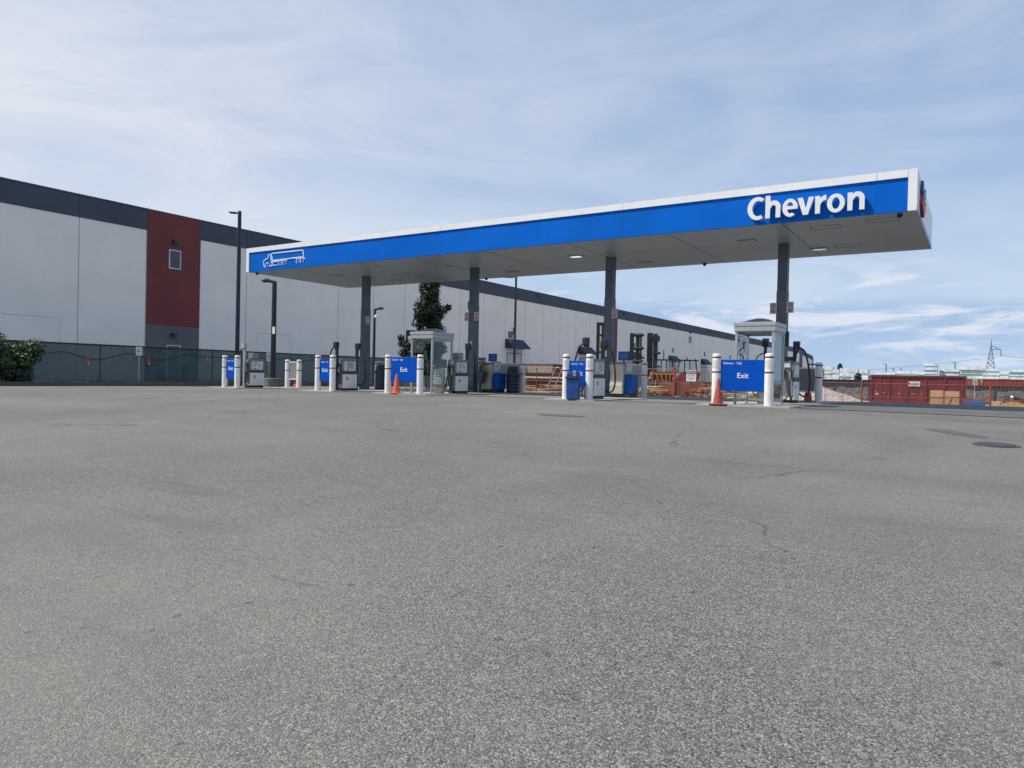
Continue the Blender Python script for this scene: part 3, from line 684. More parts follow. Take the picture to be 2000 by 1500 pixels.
# ------------------------------------------------------------------ Exit signs and blank backs
def exit_sign(x, y, wd, z0, z1, label, tsz, ex):
    z = gz(x, y); o = thing('exit_sign', label, 'sign', (x, y, z), 0, 'blue Exit signs between the front bollards')
    z0 -= z; z1 -= z; h = z1-z0
    MB().box(-wd/2, wd/2, -.02, .02, z0, z1).build('panel', SBLUE, o, bevel=.012)
    MB().box(-wd/2-.06, -wd/2+.02, .022, .05, z0+.1, z0+.15).box(wd/2-.02, wd/2+.06, .022, .05, z0+.1, z0+.15).box(-wd/2-.06, -wd/2+.02, .022, .05, z1-.15, z1-.1).box(wd/2-.02, wd/2+.06, .022, .05, z1-.15, z1-.1).build('bracket', LGREY, o)
    text('exit_lettering', 'Exit', tsz, WHITE, o, (ex, -.024, z0+h*.42), ext=.003, off=.0025, align='CENTER')
    k = min(1, wd/.75); xx = -wd/2+.06
    text('name_lettering', 'Chevron', .085*k, WHITE, o, (xx, -.024, z1-.13), ext=.003, off=.0012)
    text('subtitle_lettering', 'Commercial', .034*k, WHITE, o, (xx+.36*k, -.024, z1-.10), ext=.003, off=.001)
    text('subtitle_lettering', 'Cardlock', .034*k, WHITE, o, (xx+.41*k, -.024, z1-.135), ext=.003, off=.001)
    return o
exit_sign(-28.82, 21.0, .64, .40, 1.30, 'narrow blue Exit sign on the farthest left pump island', .22, 0)
exit_sign(-22.69, 21.0, .62, .41, 1.29, 'narrow blue Exit sign second from the left, before a white pump', .22, 0)
exit_sign(-18.43, 21.0, 1.30, .45, 1.40, 'square blue Exit sign left of a glass booth with an orange cone in front', .23, 0)
exit_sign(-11.02, 21.0, .61, .47, 1.31, 'narrow blue Exit sign half covered by the small blue bin', .23, .0)
exit_sign(-5.74, 21.0, 1.25, .47, 1.37, 'large blue Exit sign nearest the camera in front of the right glass booth', .21, 0)
def blank(x, y, wd, z0, z1, label, m=None):
    z = gz(x, y); o = thing('blank_sign', label, 'sign', (x, y, z), 0, 'grey backs of signs on the rear bollards'); z0 -= z; z1 -= z
    MB().box(-wd/2, wd/2, -.015, .015, z0+.05, z1-.05).build('panel', m or MGREY, o)
    MB().box(-wd/2, wd/2, -.03, .03, z0, z0+.045).box(-wd/2, wd/2, -.03, .03, z1-.045, z1).build('rail', WHITE, o)
blank(-29.2, 24.9, .58, .37, 1.27, 'grey blank panel between the far left rear bollards')
blank(-25.58, 27.6, .7, .5, 1.38, 'grey blank panel behind the left barrel bin')
blank(-18.25, 27.85, 1.35, .40, 1.36, 'wide grey blank panel behind the right barrel bin', LGREY)
blank(-11.52, 26.55, .75, .48, 1.34, 'grey blank panel joined to the bollard with the loose cable', LGREY)
blank(-5.38, 27.35, .82, .42, 1.30, 'dark grey blank panel left of the lone shaded bollard')

# ------------------------------------------------------------------ fuel pumps
def arc(p, q, sag, n=14, bulge=(0, 0, 0)):
    p, q, bu = Vector(p), Vector(q), Vector(bulge)
    return [p.lerp(q, t)+(Vector((0, 0, -sag))+bu)*4*t*(1-t) for t in [i/n for i in range(n+1)]]
def bez(P, n=18):
    P = [Vector(p) for p in P]; out = []
    for i in range(n+1):
        t = i/n; Q = P[:]
        while len(Q) > 1: Q = [a.lerp(c, t) for a, c in zip(Q[:-1], Q[1:])]
        out.append(Q[0])
    return out
def logo(b, x, y, z, s):
    for k, zo in ((0, 0), (1, -.55*s)):
        b.m = k
        b.prism([(y-s*.5, z+zo+.2*s), (y-s*.5, z+zo-.08*s), (y, z+zo-.3*s), (y+s*.5, z+zo-.08*s), (y+s*.5, z+zo+.2*s), (y, z+zo-.02*s)], 'x', x, x+.004)
def pump(label, loc, L=.8, topper=True, postm=BLACKM, postA=True, postB=True, lines=True, extraA=0, rz=0):
    o = thing('fuel_pump', label, 'fuel pump', loc, rz, 'white and grey fuel pumps on the islands'); l = L/2; W = .21
    MB().box(-W+.03, W-.03, -l+.03, l-.03, -.05, .10).build('plinth', BLACK, o)
    MB().box(-W, W, -l+.0, l, .10, .70).build('cabinet', WHITE, o, bevel=.012)
    MB().box(-W-.014, W+.014, -l-.014, l+.014, .70, .81).build('band', SLATED, o, bevel=.01)
    MB().box(-W+.02, W-.02, -l+.02, l-.04, .81, 1.34).build('head', LGREY, o, bevel=.015)
    MB().box(-W+.005, W-.005, -l+.0, l-.02, 1.255, 1.345).build('top_trim', MGREY, o, bevel=.008)
    for sx in (1, -1):
        x0, x1 = sorted((sx*(W-.022), sx*(W+.002)))
        d = MB().box(x0, x1, -l+.08, l-.10, .845, 1.225).build('display', PAPER, o, bevel=.006)
        x0, x1 = sorted((sx*(W+.002), sx*(W+.006))); b = MB()
        if lines:
            for q, (ya, yb, z) in enumerate(((-.24, -.05, 1.17), (-.24, .1, 1.10), (-.24, -.08, 1.03), (.02, .2, 1.03), (-.22, -.12, .97), (.1, .2, .96))): b.box(x0, x1, ya, yb, z, z+.018)
            b.build('price_lines', INK, d)
        else:
            b.box(x0, x1, -.2, .2, .93, 1.19); b.build('screen', SCREEN, d)
        MB().box(x0, x1, -.20, -.09, .865, .905).build('keypad', INK, d)
    b = MB(); logo(b, W+.001, -l+.24, .56, .13); b.build('logo', [mat('logo_navy', (.03, .045, .12), .5), INK], o)
    # nozzle bay on the near end
    MB().box(-W+.03, W-.03, -l-.05, -l-.015, .30, 1.28).build('end_panel', MGREY, o)
    for sx in (-1, 1):
        n_ = MB().box(sx*.10-.045, sx*.10+.045, -l-.14, -l-.05, .86, 1.10).build('nozzle_boot', DGREY, o, bevel=.01)
        b = MB().tube([(sx*.10, -l-.12, .72), (sx*.10, -l-.15, .92), (sx*.10, -l-.11, 1.06)], [.026, .03, .018], 8); b.tube([(sx*.10, -l-.16, .74), (sx*.10, -l-.20, .84), (sx*.10, -l-.15, .96)], .010, 6)
        b.build('nozzle', STEEL, o, smooth=True)
    MB().box(-.09, .09, -l-.08, -l-.05, 1.15, 1.30).build('badge', PAPER, o)
    if topper:
        t = MB().box(-.17, .17, -.24, .10, 1.36, 1.62).build('topper', MGREY, o, bevel=.01)
        b = MB()
        for z in (1.42, 1.47, 1.52, 1.57): b.box(.171, .176, -.20, .06, z, z+.018)
        b.build('topper_lines', LGREY, t)
    for on, sg in ((postA, -1), (postB, 1)):
        if not on: continue
        py_ = sg*(l+.17); m = postm
        p = MB().box(-.045, .045, py_-.05, py_+.05, -.05, 2.02).build('hose_post', m, o)
        MB().box(-.15 if sg < 0 else -.04, .04 if sg < 0 else .16, py_-.09, py_+.09, 1.80, 2.04).build('retractor', m, p, bevel=.01)
        MB().box(sg*.05-.025, sg*.05+.025, py_-.02, py_+.02, 1.68, 1.80).build('clip', LGREY, p)
        k = sg
        pts = bez([(k*.02, py_-sg*.05, 1.0), (k*.03, py_, 1.85), (k*.12, py_, 1.95), (k*.32, py_, 1.70)], 10)+bez([(k*.32, py_, 1.70), (k*.50, py_+.05*sg, 1.2), (k*.66, py_+.05*sg, .12), (k*.40, py_, .06), (k*.20, sg*(l+.03), .18), (k*.12, sg*(l+.01), .48)], 20)[1:]
        MB().tube(pts, 0.029, 8).build('hose', BLACK, p, smooth=True)
    pts = bez([(-.1, -l-.13, .74), (-.14, -l-.26, .2), (-.2, -l-.28, -.02), (.0, -l-.22, .02), (.06, -l-.08, .30)], 16); MB().tube(pts, .026, 8).build('hose', BLACK, o, smooth=True)
    pts = bez([(.1, -l-.13, .74), (.12, -l-.30, .1), (.2, -l-.2, .0), (.16, -l-.05, .25)], 12); MB().tube(pts, .026, 8).build('hose', BLACK, o, smooth=True)
    return o
pump('white fuel pump with a pale hose post on the farthest left island', (-28.82, 22.28, gz(-28.8, 22.3)+.035), .78, True, LGREY, True, False)
pump('white fuel pump with two black hose posts left of the first column', (-22.82, 22.33, gz(-22.8, 22.3)+.035), .82, False, BLACKM, True, True, False)
pump('white fuel pump right of the left glass booth with hose looping to the column', (-17.72, 23.45, gz(-17.7, 23.4)+.035), .80, True, BLACKM, False, True)
pump('white fuel pump right of the Exit sign behind the small blue bin', (-11.12, 22.4, gz(-11.1, 22.4)+.035), .82, False, BLACKM, True, True, False)
pump('shaded grey and white fuel pump at the foot of the nearest column', (-5.30, 25.0, gz(-5.3, 25)+.035), .80, False, BLACKM, False, True, False)

def rear_pump(label, loc, L=.76):
    o = thing('diesel_pump', label, 'fuel pump', loc, 0, 'beige diesel pumps with blue cabinets'); l = L/2
    MB().box(-.24, .52, -l+.06, l, -.05, .155).build('plinth', BLACK, o)
    prof = [(-l, .14), (-l-.01, .45), (-l+.05, .72), (-l+.07, .86), (-l-.02, 1.05), (-l-.05, 1.18), (-l-.02, 1.24), (l, 1.24), (l, .14)]
    MB().prism(prof, 'x', -.26, .26).build('body', BEIGE, o, bevel=.015)
    MB().box(-.25, .25, -l, l-.02, 1.242, 1.33).build('top_trim', MGREY, o, bevel=.01)
    h = MB().box(.262, .33, -.2, l-.02, .86, 1.40).build('head', LGREY, o, bevel=.015)
    MB().box(.332, .345, -.12, l-.12, .95, 1.27).build('display', PAPER, h)
    MB().box(.346, .350, -.08, l-.22, 1.12, 1.22).box(.346, .350, -.08, -.02, 1.0, 1.06).box(.346, .350, .1, .3, 1.0, 1.05).build('screen', SCREEN, h)
    MB().box(.262, .56, -.22, l+.02, .16, .855).build('blue_cabinet', CABBLUE, o, bevel=.012)
    t = MB().box(-.06, .38, -.1, -.06, 1.38, 1.72).box(.13, .19, -.09, -.07, 1.33, 1.38).build('topper', CABBLUE, o, bevel=.008)
    b = MB()
    for z in (1.44, 1.50, 1.56, 1.63): b.box(-.01, .33, -.105, -.101, z, z+.02)
    b.build('topper_lines', mat('pale_blue_line', (.20, .32, .60), .5), t)
    return o
rear_pump('beige pump with blue cabinet and blue topper left of the barrel bin', (-18.42, 26.75, gz(-18, 26)+.035))
rear_pump('beige pump with blue cabinet between the third column and the shaded bollard', (-11.43, 25.2, gz(-11.4, 25)+.035))
def service(x, y, label, face):
    o = thing('service_unit', label, 'service unit', (x, y, gz(x, y)+.035), 0, 'windscreen wash units on the canopy columns')
    MB().box(-.05, .05, -.05, .05, -.1, 1.2).build('stand', DGREY, o)
    t = MB().box(-.14, .20, -.13, .13, 1.22, 1.53).build('towel_box', face, o, bevel=.02)
    MB().box(.202, .206, -.08, .08, 1.33, 1.36).box(.202, .206, -.06, .08, 1.40, 1.43).box(-.02, .14, -.136, -.131, 1.36, 1.39).build('print', PAPER, t)
    MB().prism([(-.10, .42), (.12, .42), (.30, .88), (-.14, .98)], 'y', -.16, .16).build('wash_tray', SLATED, o, bevel=.01)
    MB().tube([(.1, -.05, .8), (.22, -.08, 1.15)], .012, 6).build('squeegee', BLACK, o)
service(-18.52, 26.1, 'dark wash tray with blue towel box on the second column', CBLUE)
service(-5.50, 25.75, 'grey wash tray with towel box beside the nearest column', SLATED)

# ------------------------------------------------------------------ glass booths
def booth(x0, x1, y0, y1, label):
    xm, ym = (x0+x1)/2, (y0+y1)/2; z = gz(xm, ym)+.035
    o = thing('glass_booth', label, 'booth', (xm, ym, z), 0, 'aluminium and glass booths on the islands'); a, c = (x1-x0)/2, (y1-y0)/2; H = 2.12
    for sx in (-1, 1):
        for sy in (-1, 1):
            MB().box(sx*a-.035, sx*a+.035, sy*c-.035, sy*c+.035, 0, H).build('post', ALU, o, bevel=.006)
    b = MB().box(-a-.06, a+.06, -c-.06, c+.06, H, H+.15).box(-a-.075, a+.075, -c-.075, c+.075, H+.15, H+.26); b.build('roof_frame', ALU, o, bevel=.008)
    b = MB(); n = 8; vs = []; fs = []
    for i in range(n+1):
        for j in range(n+1):
            u, v = i/n*2-1, j/n*2-1; vs.append((u*(a-.03), v*(c-.03), H+.262+.16*(1-u*u)*(1-v*v)**.8 if abs(u) < 1 and abs(v) < 1 else H+.262))
    for i in range(n):
        for j in range(n): fs.append((i*(n+1)+j, (i+1)*(n+1)+j, (i+1)*(n+1)+j+1, i*(n+1)+j+1))
    b.add(vs, fs); b.build('skylight_dome', mat('smoked_dome', (.05, .05, .055), .18), o, smooth=True, ang=80)
    for sx in (-1, 1):
        f = MB()
        for za, zb in ((.10, .16), (H-.07, H)): f.box(sx*a-.02, sx*a+.02, -c+.036, c-.036, za, zb)
        f = f.build('side_frame', ALU, o)
        MB().box(sx*a-.004, sx*a+.004, -c+.036, c-.036, .162, H-.072).build('glass', GLASS, f)
    MB().box(-a+.036, a-.036, c-.02, c+.02, .10, .16).box(-a+.036, a-.036, c-.02, c+.02, H-.07, H).build('back_frame', ALU, o)
    return z
z3 = booth(-18.72, -17.72, 21.78, 23.0, 'glass booth with dark domed roof right of the square Exit sign')
z5 = booth(-6.07, -5.03, 21.45, 22.65, 'glass booth with dark domed roof behind the nearest Exit sign')
def terminal(x, y, z, label, body, papers, arm, rz=0):
    o = thing('card_terminal', label, 'terminal', (x, y, z), rz)
    MB().box(-.19, .19, -.16, .16, 0, .98).build('body', body, o, bevel=.05)
    h = MB().box(-.24, .24, -.19, .19, 1.0, 1.34).build('head', DGREY, o, bevel=.02)
    MB().box(-.20, .20, -.20, -.192, 1.16, 1.30).box(-.20, -.02, -.20, -.192, 1.04, 1.13).build('screen', BLACKM, h); MB().box(-.19, -.12, -.206, -.201, 1.05, 1.10).build('card_slot', PAPER, h)
    if papers:
        MB().box(-.15, .13, -.172, -.163, .36, .64).build('notice', PAPER, o)
        b = MB()
        for k in range(5): b.box(-.12, .09, -.176, -.1725, .41+.04*k, .416+.04*k)
        b.build('notice_lines', MGREY, o)
        MB().box(-.15, .13, -.172, -.163, .27, .355).build('red_footer', mat('notice_red', (.5, .08, .05), .6), o)
        MB().box(-.06, .10, -.172, -.163, .66, .78).build('blue_notice', CABBLUE, o); MB().box(-.03, .07, -.176, -.1725, .68, .74).build('white_mark', PAPER, o)
    if arm:
        a = MB().box(-.04, .04, -.03, .03, 1.34, 1.95).box(-.09, .09, -.06, .06, 1.74, 2.0).build('hose_post', BLACKM, o)
        MB().tube([(.26*math.cos(t), -.05, 1.34+.20*math.sin(t)) for t in [math.pi*i/14 for i in range(15)]], .02, 8).build('hose', BLACK, a, smooth=True)
        MB().tube(bez([(-.26, -.05, 1.34), (-.34, -.05, .6), (-.40, -.1, .1), (-.18, -.05, .3)]), .02, 8).build('hose', BLACK, a, smooth=True)
terminal(-18.0, 22.6, z3, 'beige card terminal with posted notices inside the left glass booth', mat('cream_body', (.42, .42, .33), .5, dirt=.2), True, False, R(20))
terminal(-5.62, 23.0, z5, 'steel card terminal with black head inside the nearest glass booth', STEEL, False, True)

# ------------------------------------------------------------------ cones, bins
def cone(label, loc, m, h=.70, rz=0, sq=.19):
    o = thing('traffic_cone', label, 'traffic cone', loc, rz, 'orange traffic cones')
    MB().box(-sq, sq, -sq, sq, 0, .03).build('base', m, o, bevel=.01)
    MB().lathe([(.145, .03), (.14, .06), (.035, h-.02), (.025, h)], 20).build('body', m, o, smooth=True)
    return o
cone('bright orange traffic cone in front of the square Exit sign', (-18.55, 20.72, gz(-18.5, 20.7)+.035), ORANGE, .72)
cone('faded red traffic cone beside the nearest Exit sign', (-6.32, 20.62, gz(-6.3, 20.6)+.035), RUST, .74, R(12), .24)
cone('faded red traffic cone left of the lone shaded bollard', (-5.22, 27.55, gz(-5.2, 27.5)+.035), RUST, .74, R(30), .24)
o = thing('red_board', 'red board leaning under the far left blank panel', 'board', (-29.08, 24.98, gz(-29, 25.0)+.03))
MB().add([(-.17, -.06, 0), (.17, -.06, 0), (.20, .06, .46), (-.12, .06, .46), (-.17, -.03, 0), (.17, -.03, 0), (.20, .09, .46), (-.12, .09, .46)], [(0, 1, 2, 3), (7, 6, 5, 4), (0, 4, 5, 1), (3, 2, 6, 7), (0, 3, 7, 4), (1, 5, 6, 2)]).build('board', FLAGM, o)
def barrel(label, loc):
    o = thing('barrel_bin', label, 'bin', loc, 0, 'navy barrel litter bins')
    pr = [(.27, 0), (.285, .02)]
    for k in range(5):
        z = .12+k*.15; pr += [(.29, z), (.30, z+.01), (.30, z+.03), (.29, z+.04)]
    pr += [(.30, .80), (.325, .82), (.325, .87), (.30, .88)]
    MB().lathe(pr, 28).build('barrel', NAVY, o, smooth=True, ang=50)
    MB().lathe([(.315, .88), (.31, .93), (.27, .98), (.255, 1.15), (.22, 1.21), (.10, 1.235), (.001, 1.24)], 28).build('lid', NAVY, o, smooth=True)
    MB().box(-.14, .14, -.30, -.2, .99, 1.13, R(40), (0, 0)).build('flap', BLACK, o, bevel=.02)
barrel('navy barrel bin right of the first column behind the square Exit sign', (-24.1, 25.85, gz(-24, 26)))
barrel('navy barrel bin in front of the wide grey panel near the second column', (-17.56, 27.3, gz(-17.6, 27.3)))
o = thing('litter_bin', 'small blue litter bin standing in front of a narrow Exit sign', 'bin', (-10.97, 20.62, gz(-11, 20.6)+.035), R(18))
MB().prism([(-.19, 0), (.19, 0), (.21, .66), (-.21, .66)], 'y', -.19, .19).build('body', BINBLUE, o, bevel=.03)
MB().box(-.235, .235, -.225, .225, .66, .73).build('rim', NAVY, o, bevel=.015)
MB().prism([(-.2, .731), (.2, .731), (.16, .90), (-.16, .90)], 'y', -.19, .19).build('lid', BINBLUE, o, bevel=.03)
b = MB()
for k in range(3): b.box(.01, .10, -.2, -.192, .75+k*.05, .785+k*.05)
b.build('lid_print', LGREY, o)

# ------------------------------------------------------------------ no smoking signs
def nosmoke(x, y, z, label):
    o = thing('prohibition_sign', label, 'sign', (x, y, z), 0, 'white no smoking and no idling plates on the columns')
    MB().box(-.115, .115, -.006, .006, -.19, .19).build('plate', mat('sign_plate', (.60, .54, .52), .5), o, bevel=.003)
    b = MB()
    for zc in (.09, -.09):
        b.m = 0; ring = [(math.cos(2*math.pi*i/24)*.07, -.010, zc+math.sin(2*math.pi*i/24)*.07) for i in range(25)]; b.tube(ring, .0085, 5)
        b.bar((-.05, -.010, zc+.05), (.05, -.010, zc-.05), .014, .004, up=(0, 1, 0))
        b.m = 1
        if zc > 0: b.box(-.045, .035, -.0095, -.0065, zc-.008, zc+.008).tube([(.035, -.009, zc+.012), (.03, -.009, zc+.04), (.045, -.009, zc+.05)], .005, 5)
        else: b.bar((-.035, -.009, zc-.03), (.02, -.009, zc+.03), .03, .004, up=(0, 1, 0)).box(-.05, -.01, -.0095, -.0065, zc-.045, zc-.02)
    b.build('symbols', [RED, INK], o)
    return o
nosmoke(-24.98-.25, 26.0, 3.35, 'no smoking plate on the first column from the left')
nosmoke(-18.72, 26.0, 3.37, 'no smoking plate on the right side of the second column')
nosmoke(-19.24, 26.0, 3.36, 'no smoking plate on the left side of the second column')
nosmoke(-12.10, 26.0, 3.31, 'no smoking plate on the third column')
nosmoke(-6.13, 26.0, 3.30, 'no smoking plate left of the nearest column')
nosmoke(-5.57, 26.0, 3.32, 'no smoking plate right of the nearest column')

# ------------------------------------------------------------------ street lamps
def lamp_post(label, x, y, z0, z1, r, curved, m=BLACKM, arm=(-.85, -.15)):
    o = thing('street_lamp', label, 'street lamp', (x, y, z0), 0)
    h = z1-z0
    MB().tube([(0, 0, -.1), (0, 0, h)], [r*1.15, r*.9], 12).build('pole', m, o, smooth=True)
    d = Vector((arm[0], arm[1], 0)); n = d.normalized(); L = d.length
    if curved:
        pts = [Vector((0, 0, h-.06))+n*(L*t)+Vector((0, 0, .10*math.sin(t*2.4))) for t in [i/8 for i in range(9)]]
        MB().tube(pts, [.10, .095, .085, .085, .10, .11, .11, .09, .03], 10).build('lamp_head', m, o, smooth=True)
    else:
        b = MB().bar(Vector((0, 0, h-.10)), Vector((0, 0, h-.10))+n*(L*.4), .07, .07).bar(Vector((0, 0, h-.10))+n*(L*.35), Vector((0, 0, h-.08))+n*L, .30, .08); b.build('lamp_head', m, o, bevel=.01)
    return o
lamp_post('tall black lamp post behind the green fence left of the canopy', -37.2, 27.5, -.1, 10.2, .115, False, arm=(-.52, -.28))
o = lamp_post('shorter black curved lamp post on a concrete base under the canopy end', -31.8, 25.75, 0, 5.55, .13, True, arm=(-.58, -.38))
MB().lathe([(.0, -.1), (.52, -.1), (.52, .38), (.49, .40), (.0, .40)], 24).build('concrete_base', CONC, o, smooth=True)
MB().box(.10, .30, -.17, -.15, 2.75, 3.12).build('notice_plate', PAPER, o)
o = lamp_post('slim black curved lamp post seen just behind the first column', -36.85, 38.7, 0, 5.42, .09, True, arm=(.75, .1))
MB().lathe([(.08, 4.75), (.14, 4.78), (.14, 4.9), (.05, 4.98)], 12, .22, -.1).build('white_camera', WHITE, o, smooth=True)
o = lamp_post('tall distant lamp post in front of the warehouse awning', -40.5, 63.1, -.7, 11.1, .12, False, arm=(-1.2, -.2))
MB().box(-.75, -.2, -.12, -.08, 5.45, 6.15).box(-.6, -.2, -.12, -.08, 5.05, 5.4).build('lamp_sign', DGREY, o)

# ------------------------------------------------------------------ left fence
fn = thing('screened_fence', 'dark green screened chain link fence along the left kerb', 'fence', (-35.5, 18, 0))
ya, yb = -12, 43
MB().add([(0, ya-18, .12), (0, yb-18, .10), (0, yb-18, 1.86), (0, ya-18, 1.78)], [(0, 1, 2, 3)]).build('screen', SCREENF, fn)
MB().tube([(0.03, ya-18, 1.80), (0.03, yb-18, 1.88)], .035, 8).build('top_rail', BLACKM, fn)
for k in range(19):
    y = 18.65+3.03*(k-10)
    if ya < y < yb: MB().tube([(-.05, y-18, -.1), (-.05, y-18, 1.84)], .04, 8).build('fence_post', BLACKM, fn)
cab = [(13.4, 1.03), (14.7, 1.06), (15.59, 1.19), (16.78, 1.44), (17.4, 1.32), (18.03, 1.15), (18.63, 1.16), (19.86, 1.48), (20.5, 1.38), (21.18, 1.21), (21.87, 1.25), (22.6, 1.42), (23.22, 1.56), (24.0, 1.47), (24.7, 1.46), (25.56, 1.52), (26.5, 1.61), (27.55, 1.5), (28.64, 1.5), (29.58, 1.54), (30.77, 1.48), (32.21, 1.59), (33.96, 1.61), (35.83, 1.53), (38.62, 1.47), (42, 1.5)]
def smooth_path(p, n=5):
    out = []
    for i in range(len(p)-1):
        p0, p1, p2, p3 = [Vector(p[max(0, min(len(p)-1, j))]) for j in (i-1, i, i+1, i+2)]
        for k in range(n):
            t = k/n; out.append(.5*((2*p1)+(p2-p0)*t+(2*p0-5*p1+4*p2-p3)*t*t+(3*p1-p0-3*p2+p3)*t**3))
    out.append(Vector(p[-1])); return out
tag(MB().tube(smooth_path([(-35.32, y, z) for y, z in cab]), .022, 6).build('hanging_cable', BLACK, smooth=True), 'black cable hanging in waves along the green fence', 'cable')
for k, (y, za, zb, l) in enumerate(((17.95, 1.17, .84, 'red orange warning tag on the cable nearest the shrub'), (20.9, 1.26, .92, 'red orange warning tag on the cable just right of the post sign'), (24.18, 1.47, 1.24, 'small red orange warning tag on the cable near the pumps'))):
    o = thing('warning_tag', l, 'tag', (-35.28, y, 0), 0, 'warning tags hung on the fence cable')
    b = MB()
    for j, (dy, dzz) in enumerate(((-.07, 0), (.05, .03), (-.02, -.12), (.06, -.16))):
        b.box(-.01+.012*j, -.002+.012*j, dy*.6-.035, dy*.6+.035, max(zb, za+dzz-.17), za+dzz, R(6*j))
    b.build('ribbon', FLAGM, o); MB().box(.045, .05, -.03, .03, zb+.08, zb+.13).build('white_mark', PAPER, o)
def post_sign(x, y, z, label, ztop, zb, wd=.28):
    o = thing('post_sign', label, 'sign', (x, y, z), R(48), None)
    MB().tube([(0, 0, -.1), (0, 0, ztop-z)], .022, 8).build('post', LGREY, o)
    MB().box(-wd/2, wd/2, -.045, -.03, zb-z, ztop-z-.02).build('plate', PAPER, o, bevel=.004)
    b = MB(); h = ztop-zb
    b.box(-.05, .05, -.05, -.046, ztop-z-.42*h, ztop-z-.25*h).box(-wd*.36, wd*.36, -.05, -.046, ztop-z-.62*h, ztop-z-.52*h).box(-wd*.25, wd*.25, -.05, -.046, ztop-z-.82*h, ztop-z-.77*h)
    b.build('print', MGREY, o)
post_sign(-35.0, 20.25, .05, 'small white sign on a post by the fence left of the pumps', 1.83, 1.40)
post_sign(-35.0, 28.05, .05, 'small white sign on a post just left of the short lamp post', 1.86, 1.36)

# ------------------------------------------------------------------ foliage
def leaf_cloud(b, pts_fn, n, size, rnd, squash=1.0):
    for i in range(n):
        p, nrm, tone = pts_fn()
        nrm = (Vector(nrm)+Vector((rnd.gauss(0, .55), rnd.gauss(0, .55), rnd.gauss(0, .55)+.25))).normalized()
        a = nrm.cross(Vector((rnd.gauss(0, 1), rnd.gauss(0, 1), rnd.gauss(0, 1)))).normalized(); c = nrm.cross(a)
        s = size*rnd.uniform(.6, 1.35); p = Vector(p)
        b.m = tone
        q = [p-a*s, p-c*s*.55+nrm*s*.15, p+a*s, p+c*s*.55-nrm*s*.1]
        b.add(q, [(0, 1, 2, 3)])
def lumps(rnd, n, region):
    return [region() for _ in range(n)]
# shrub by the fence
rn = random.Random(11)
sh = thing('shrub', 'dense leafy green shrub against the fence at the left edge', 'shrub', (-34.55, 13.2, .08))
L_ = []
for k in range(80):
    u = rn.uniform(-3.0, 2.0); zt = 1.80-.10*max(0, u)-(0.5*max(0, u-1.7))
    z = rn.uniform(.2, zt); L_.append((rn.uniform(-.35, .45), u, z, rn.uniform(.28, .46)))
L_ += [(0.1, .55, 1.92, .15), (.05, .42, 2.05, .10)]
def shp():
    l = rn.choice(L_); v = Vector((rn.gauss(0, 1), rn.gauss(0, 1), rn.gauss(0, 1))).normalized(); rr = l[3]*rn.uniform(.65, 1.08)
    p = Vector(l[:3])+v*rr; p.z = max(.03, p.z)
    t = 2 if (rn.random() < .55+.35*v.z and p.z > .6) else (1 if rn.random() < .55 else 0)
    return p, v, t
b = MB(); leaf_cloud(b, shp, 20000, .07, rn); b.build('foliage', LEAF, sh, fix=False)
b = MB()
for k in range(9): b.tube([(0, -2.5+k*.55, -.1), (rn.uniform(-.2, .2), -2.5+k*.55+rn.uniform(-.2, .2), .8), (rn.uniform(-.3, .3), -2.5+k*.55+rn.uniform(-.4, .4), 1.4)], [.035, .02, .008], 6)
b.build('stems', BARK, sh)
# columnar tree
tr = thing('columnar_tree', 'tall narrow dark evergreen tree behind the left glass booth', 'tree', (-28.1, 34.2, gz(-28.1, 34.2)))
b = MB().tube([(0, 0, -.1), (.03, .02, 2), (0, 0, 5), (.02, 0, 8.4)], [.16, .13, .08, .02], 10)
tl = []
for k in range(290):
    z = rn.uniform(.9, 9.2); r = (1.2 if z < 3.8 else 1.2-.72*(z-3.8)/2.5 if z < 6.3 else max(.08, .48-.15*(z-6.3)))*(.8 if z < 2.2 else 1)*(.85+.15*math.sin(z*3)); a = rn.uniform(0, 6.28); q = r*rn.uniform(.35, .88)
    tl.append((q*math.cos(a), q*math.sin(a), z, rn.uniform(.24, .40)))
for k in range(5): tl.append((-.95-.13*k+rn.uniform(-.1, .1), -.6-.05*k, 1.5+.36*k*rn.uniform(.6, 1), .27))
tl += [(.80, .5, 4.85, .26), (.98, .6, 5.0, .18), (-1.4, -.9, 3.1, .2), (-1.2, -.75, 2.75, .28), (-1.0, -.6, 2.2, .34), (-1.15, -.7, 2.4, .3), (-.9, -.5, 1.5, .35)]
for (x, y, z, r) in tl[::3]: b.tube([(0, 0, max(.2, z-.7)), (x*.6, y*.6, z-.15), (x, y, z)], [.03, .02, .008], 5)
b.build('trunk', BARK, tr, smooth=True)
def trp():
    l = rn.choice(tl); v = Vector((rn.gauss(0, 1), rn.gauss(0, 1), rn.gauss(0, 1))).normalized(); rr = l[3]*rn.uniform(.5, 1.1)
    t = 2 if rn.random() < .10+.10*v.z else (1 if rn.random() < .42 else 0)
    return Vector(l[:3])+v*rr, v, t
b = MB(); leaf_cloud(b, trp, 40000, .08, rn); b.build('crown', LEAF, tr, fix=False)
# banner frame left of the booth
o = thing('banner_stand', 'thin grey post frame with navy top box left of the tree', 'banner stand', (-29.1, 33.6, gz(-29.1, 33.6)), R(30))
MB().tube([(-.16, 0, -.1), (-.16, 0, 3.2)], .03, 8).build('post', MGREY, o); MB().tube([(.10, 0, -.1), (.10, 0, 3.2)], .03, 8).build('post', MGREY, o)
MB().box(-.22, .34, -.08, .08, 3.2, 3.55).box(-.23, -.12, -.05, .05, 2.6, 3.2).build('top_box', AWN, o, bevel=.01)

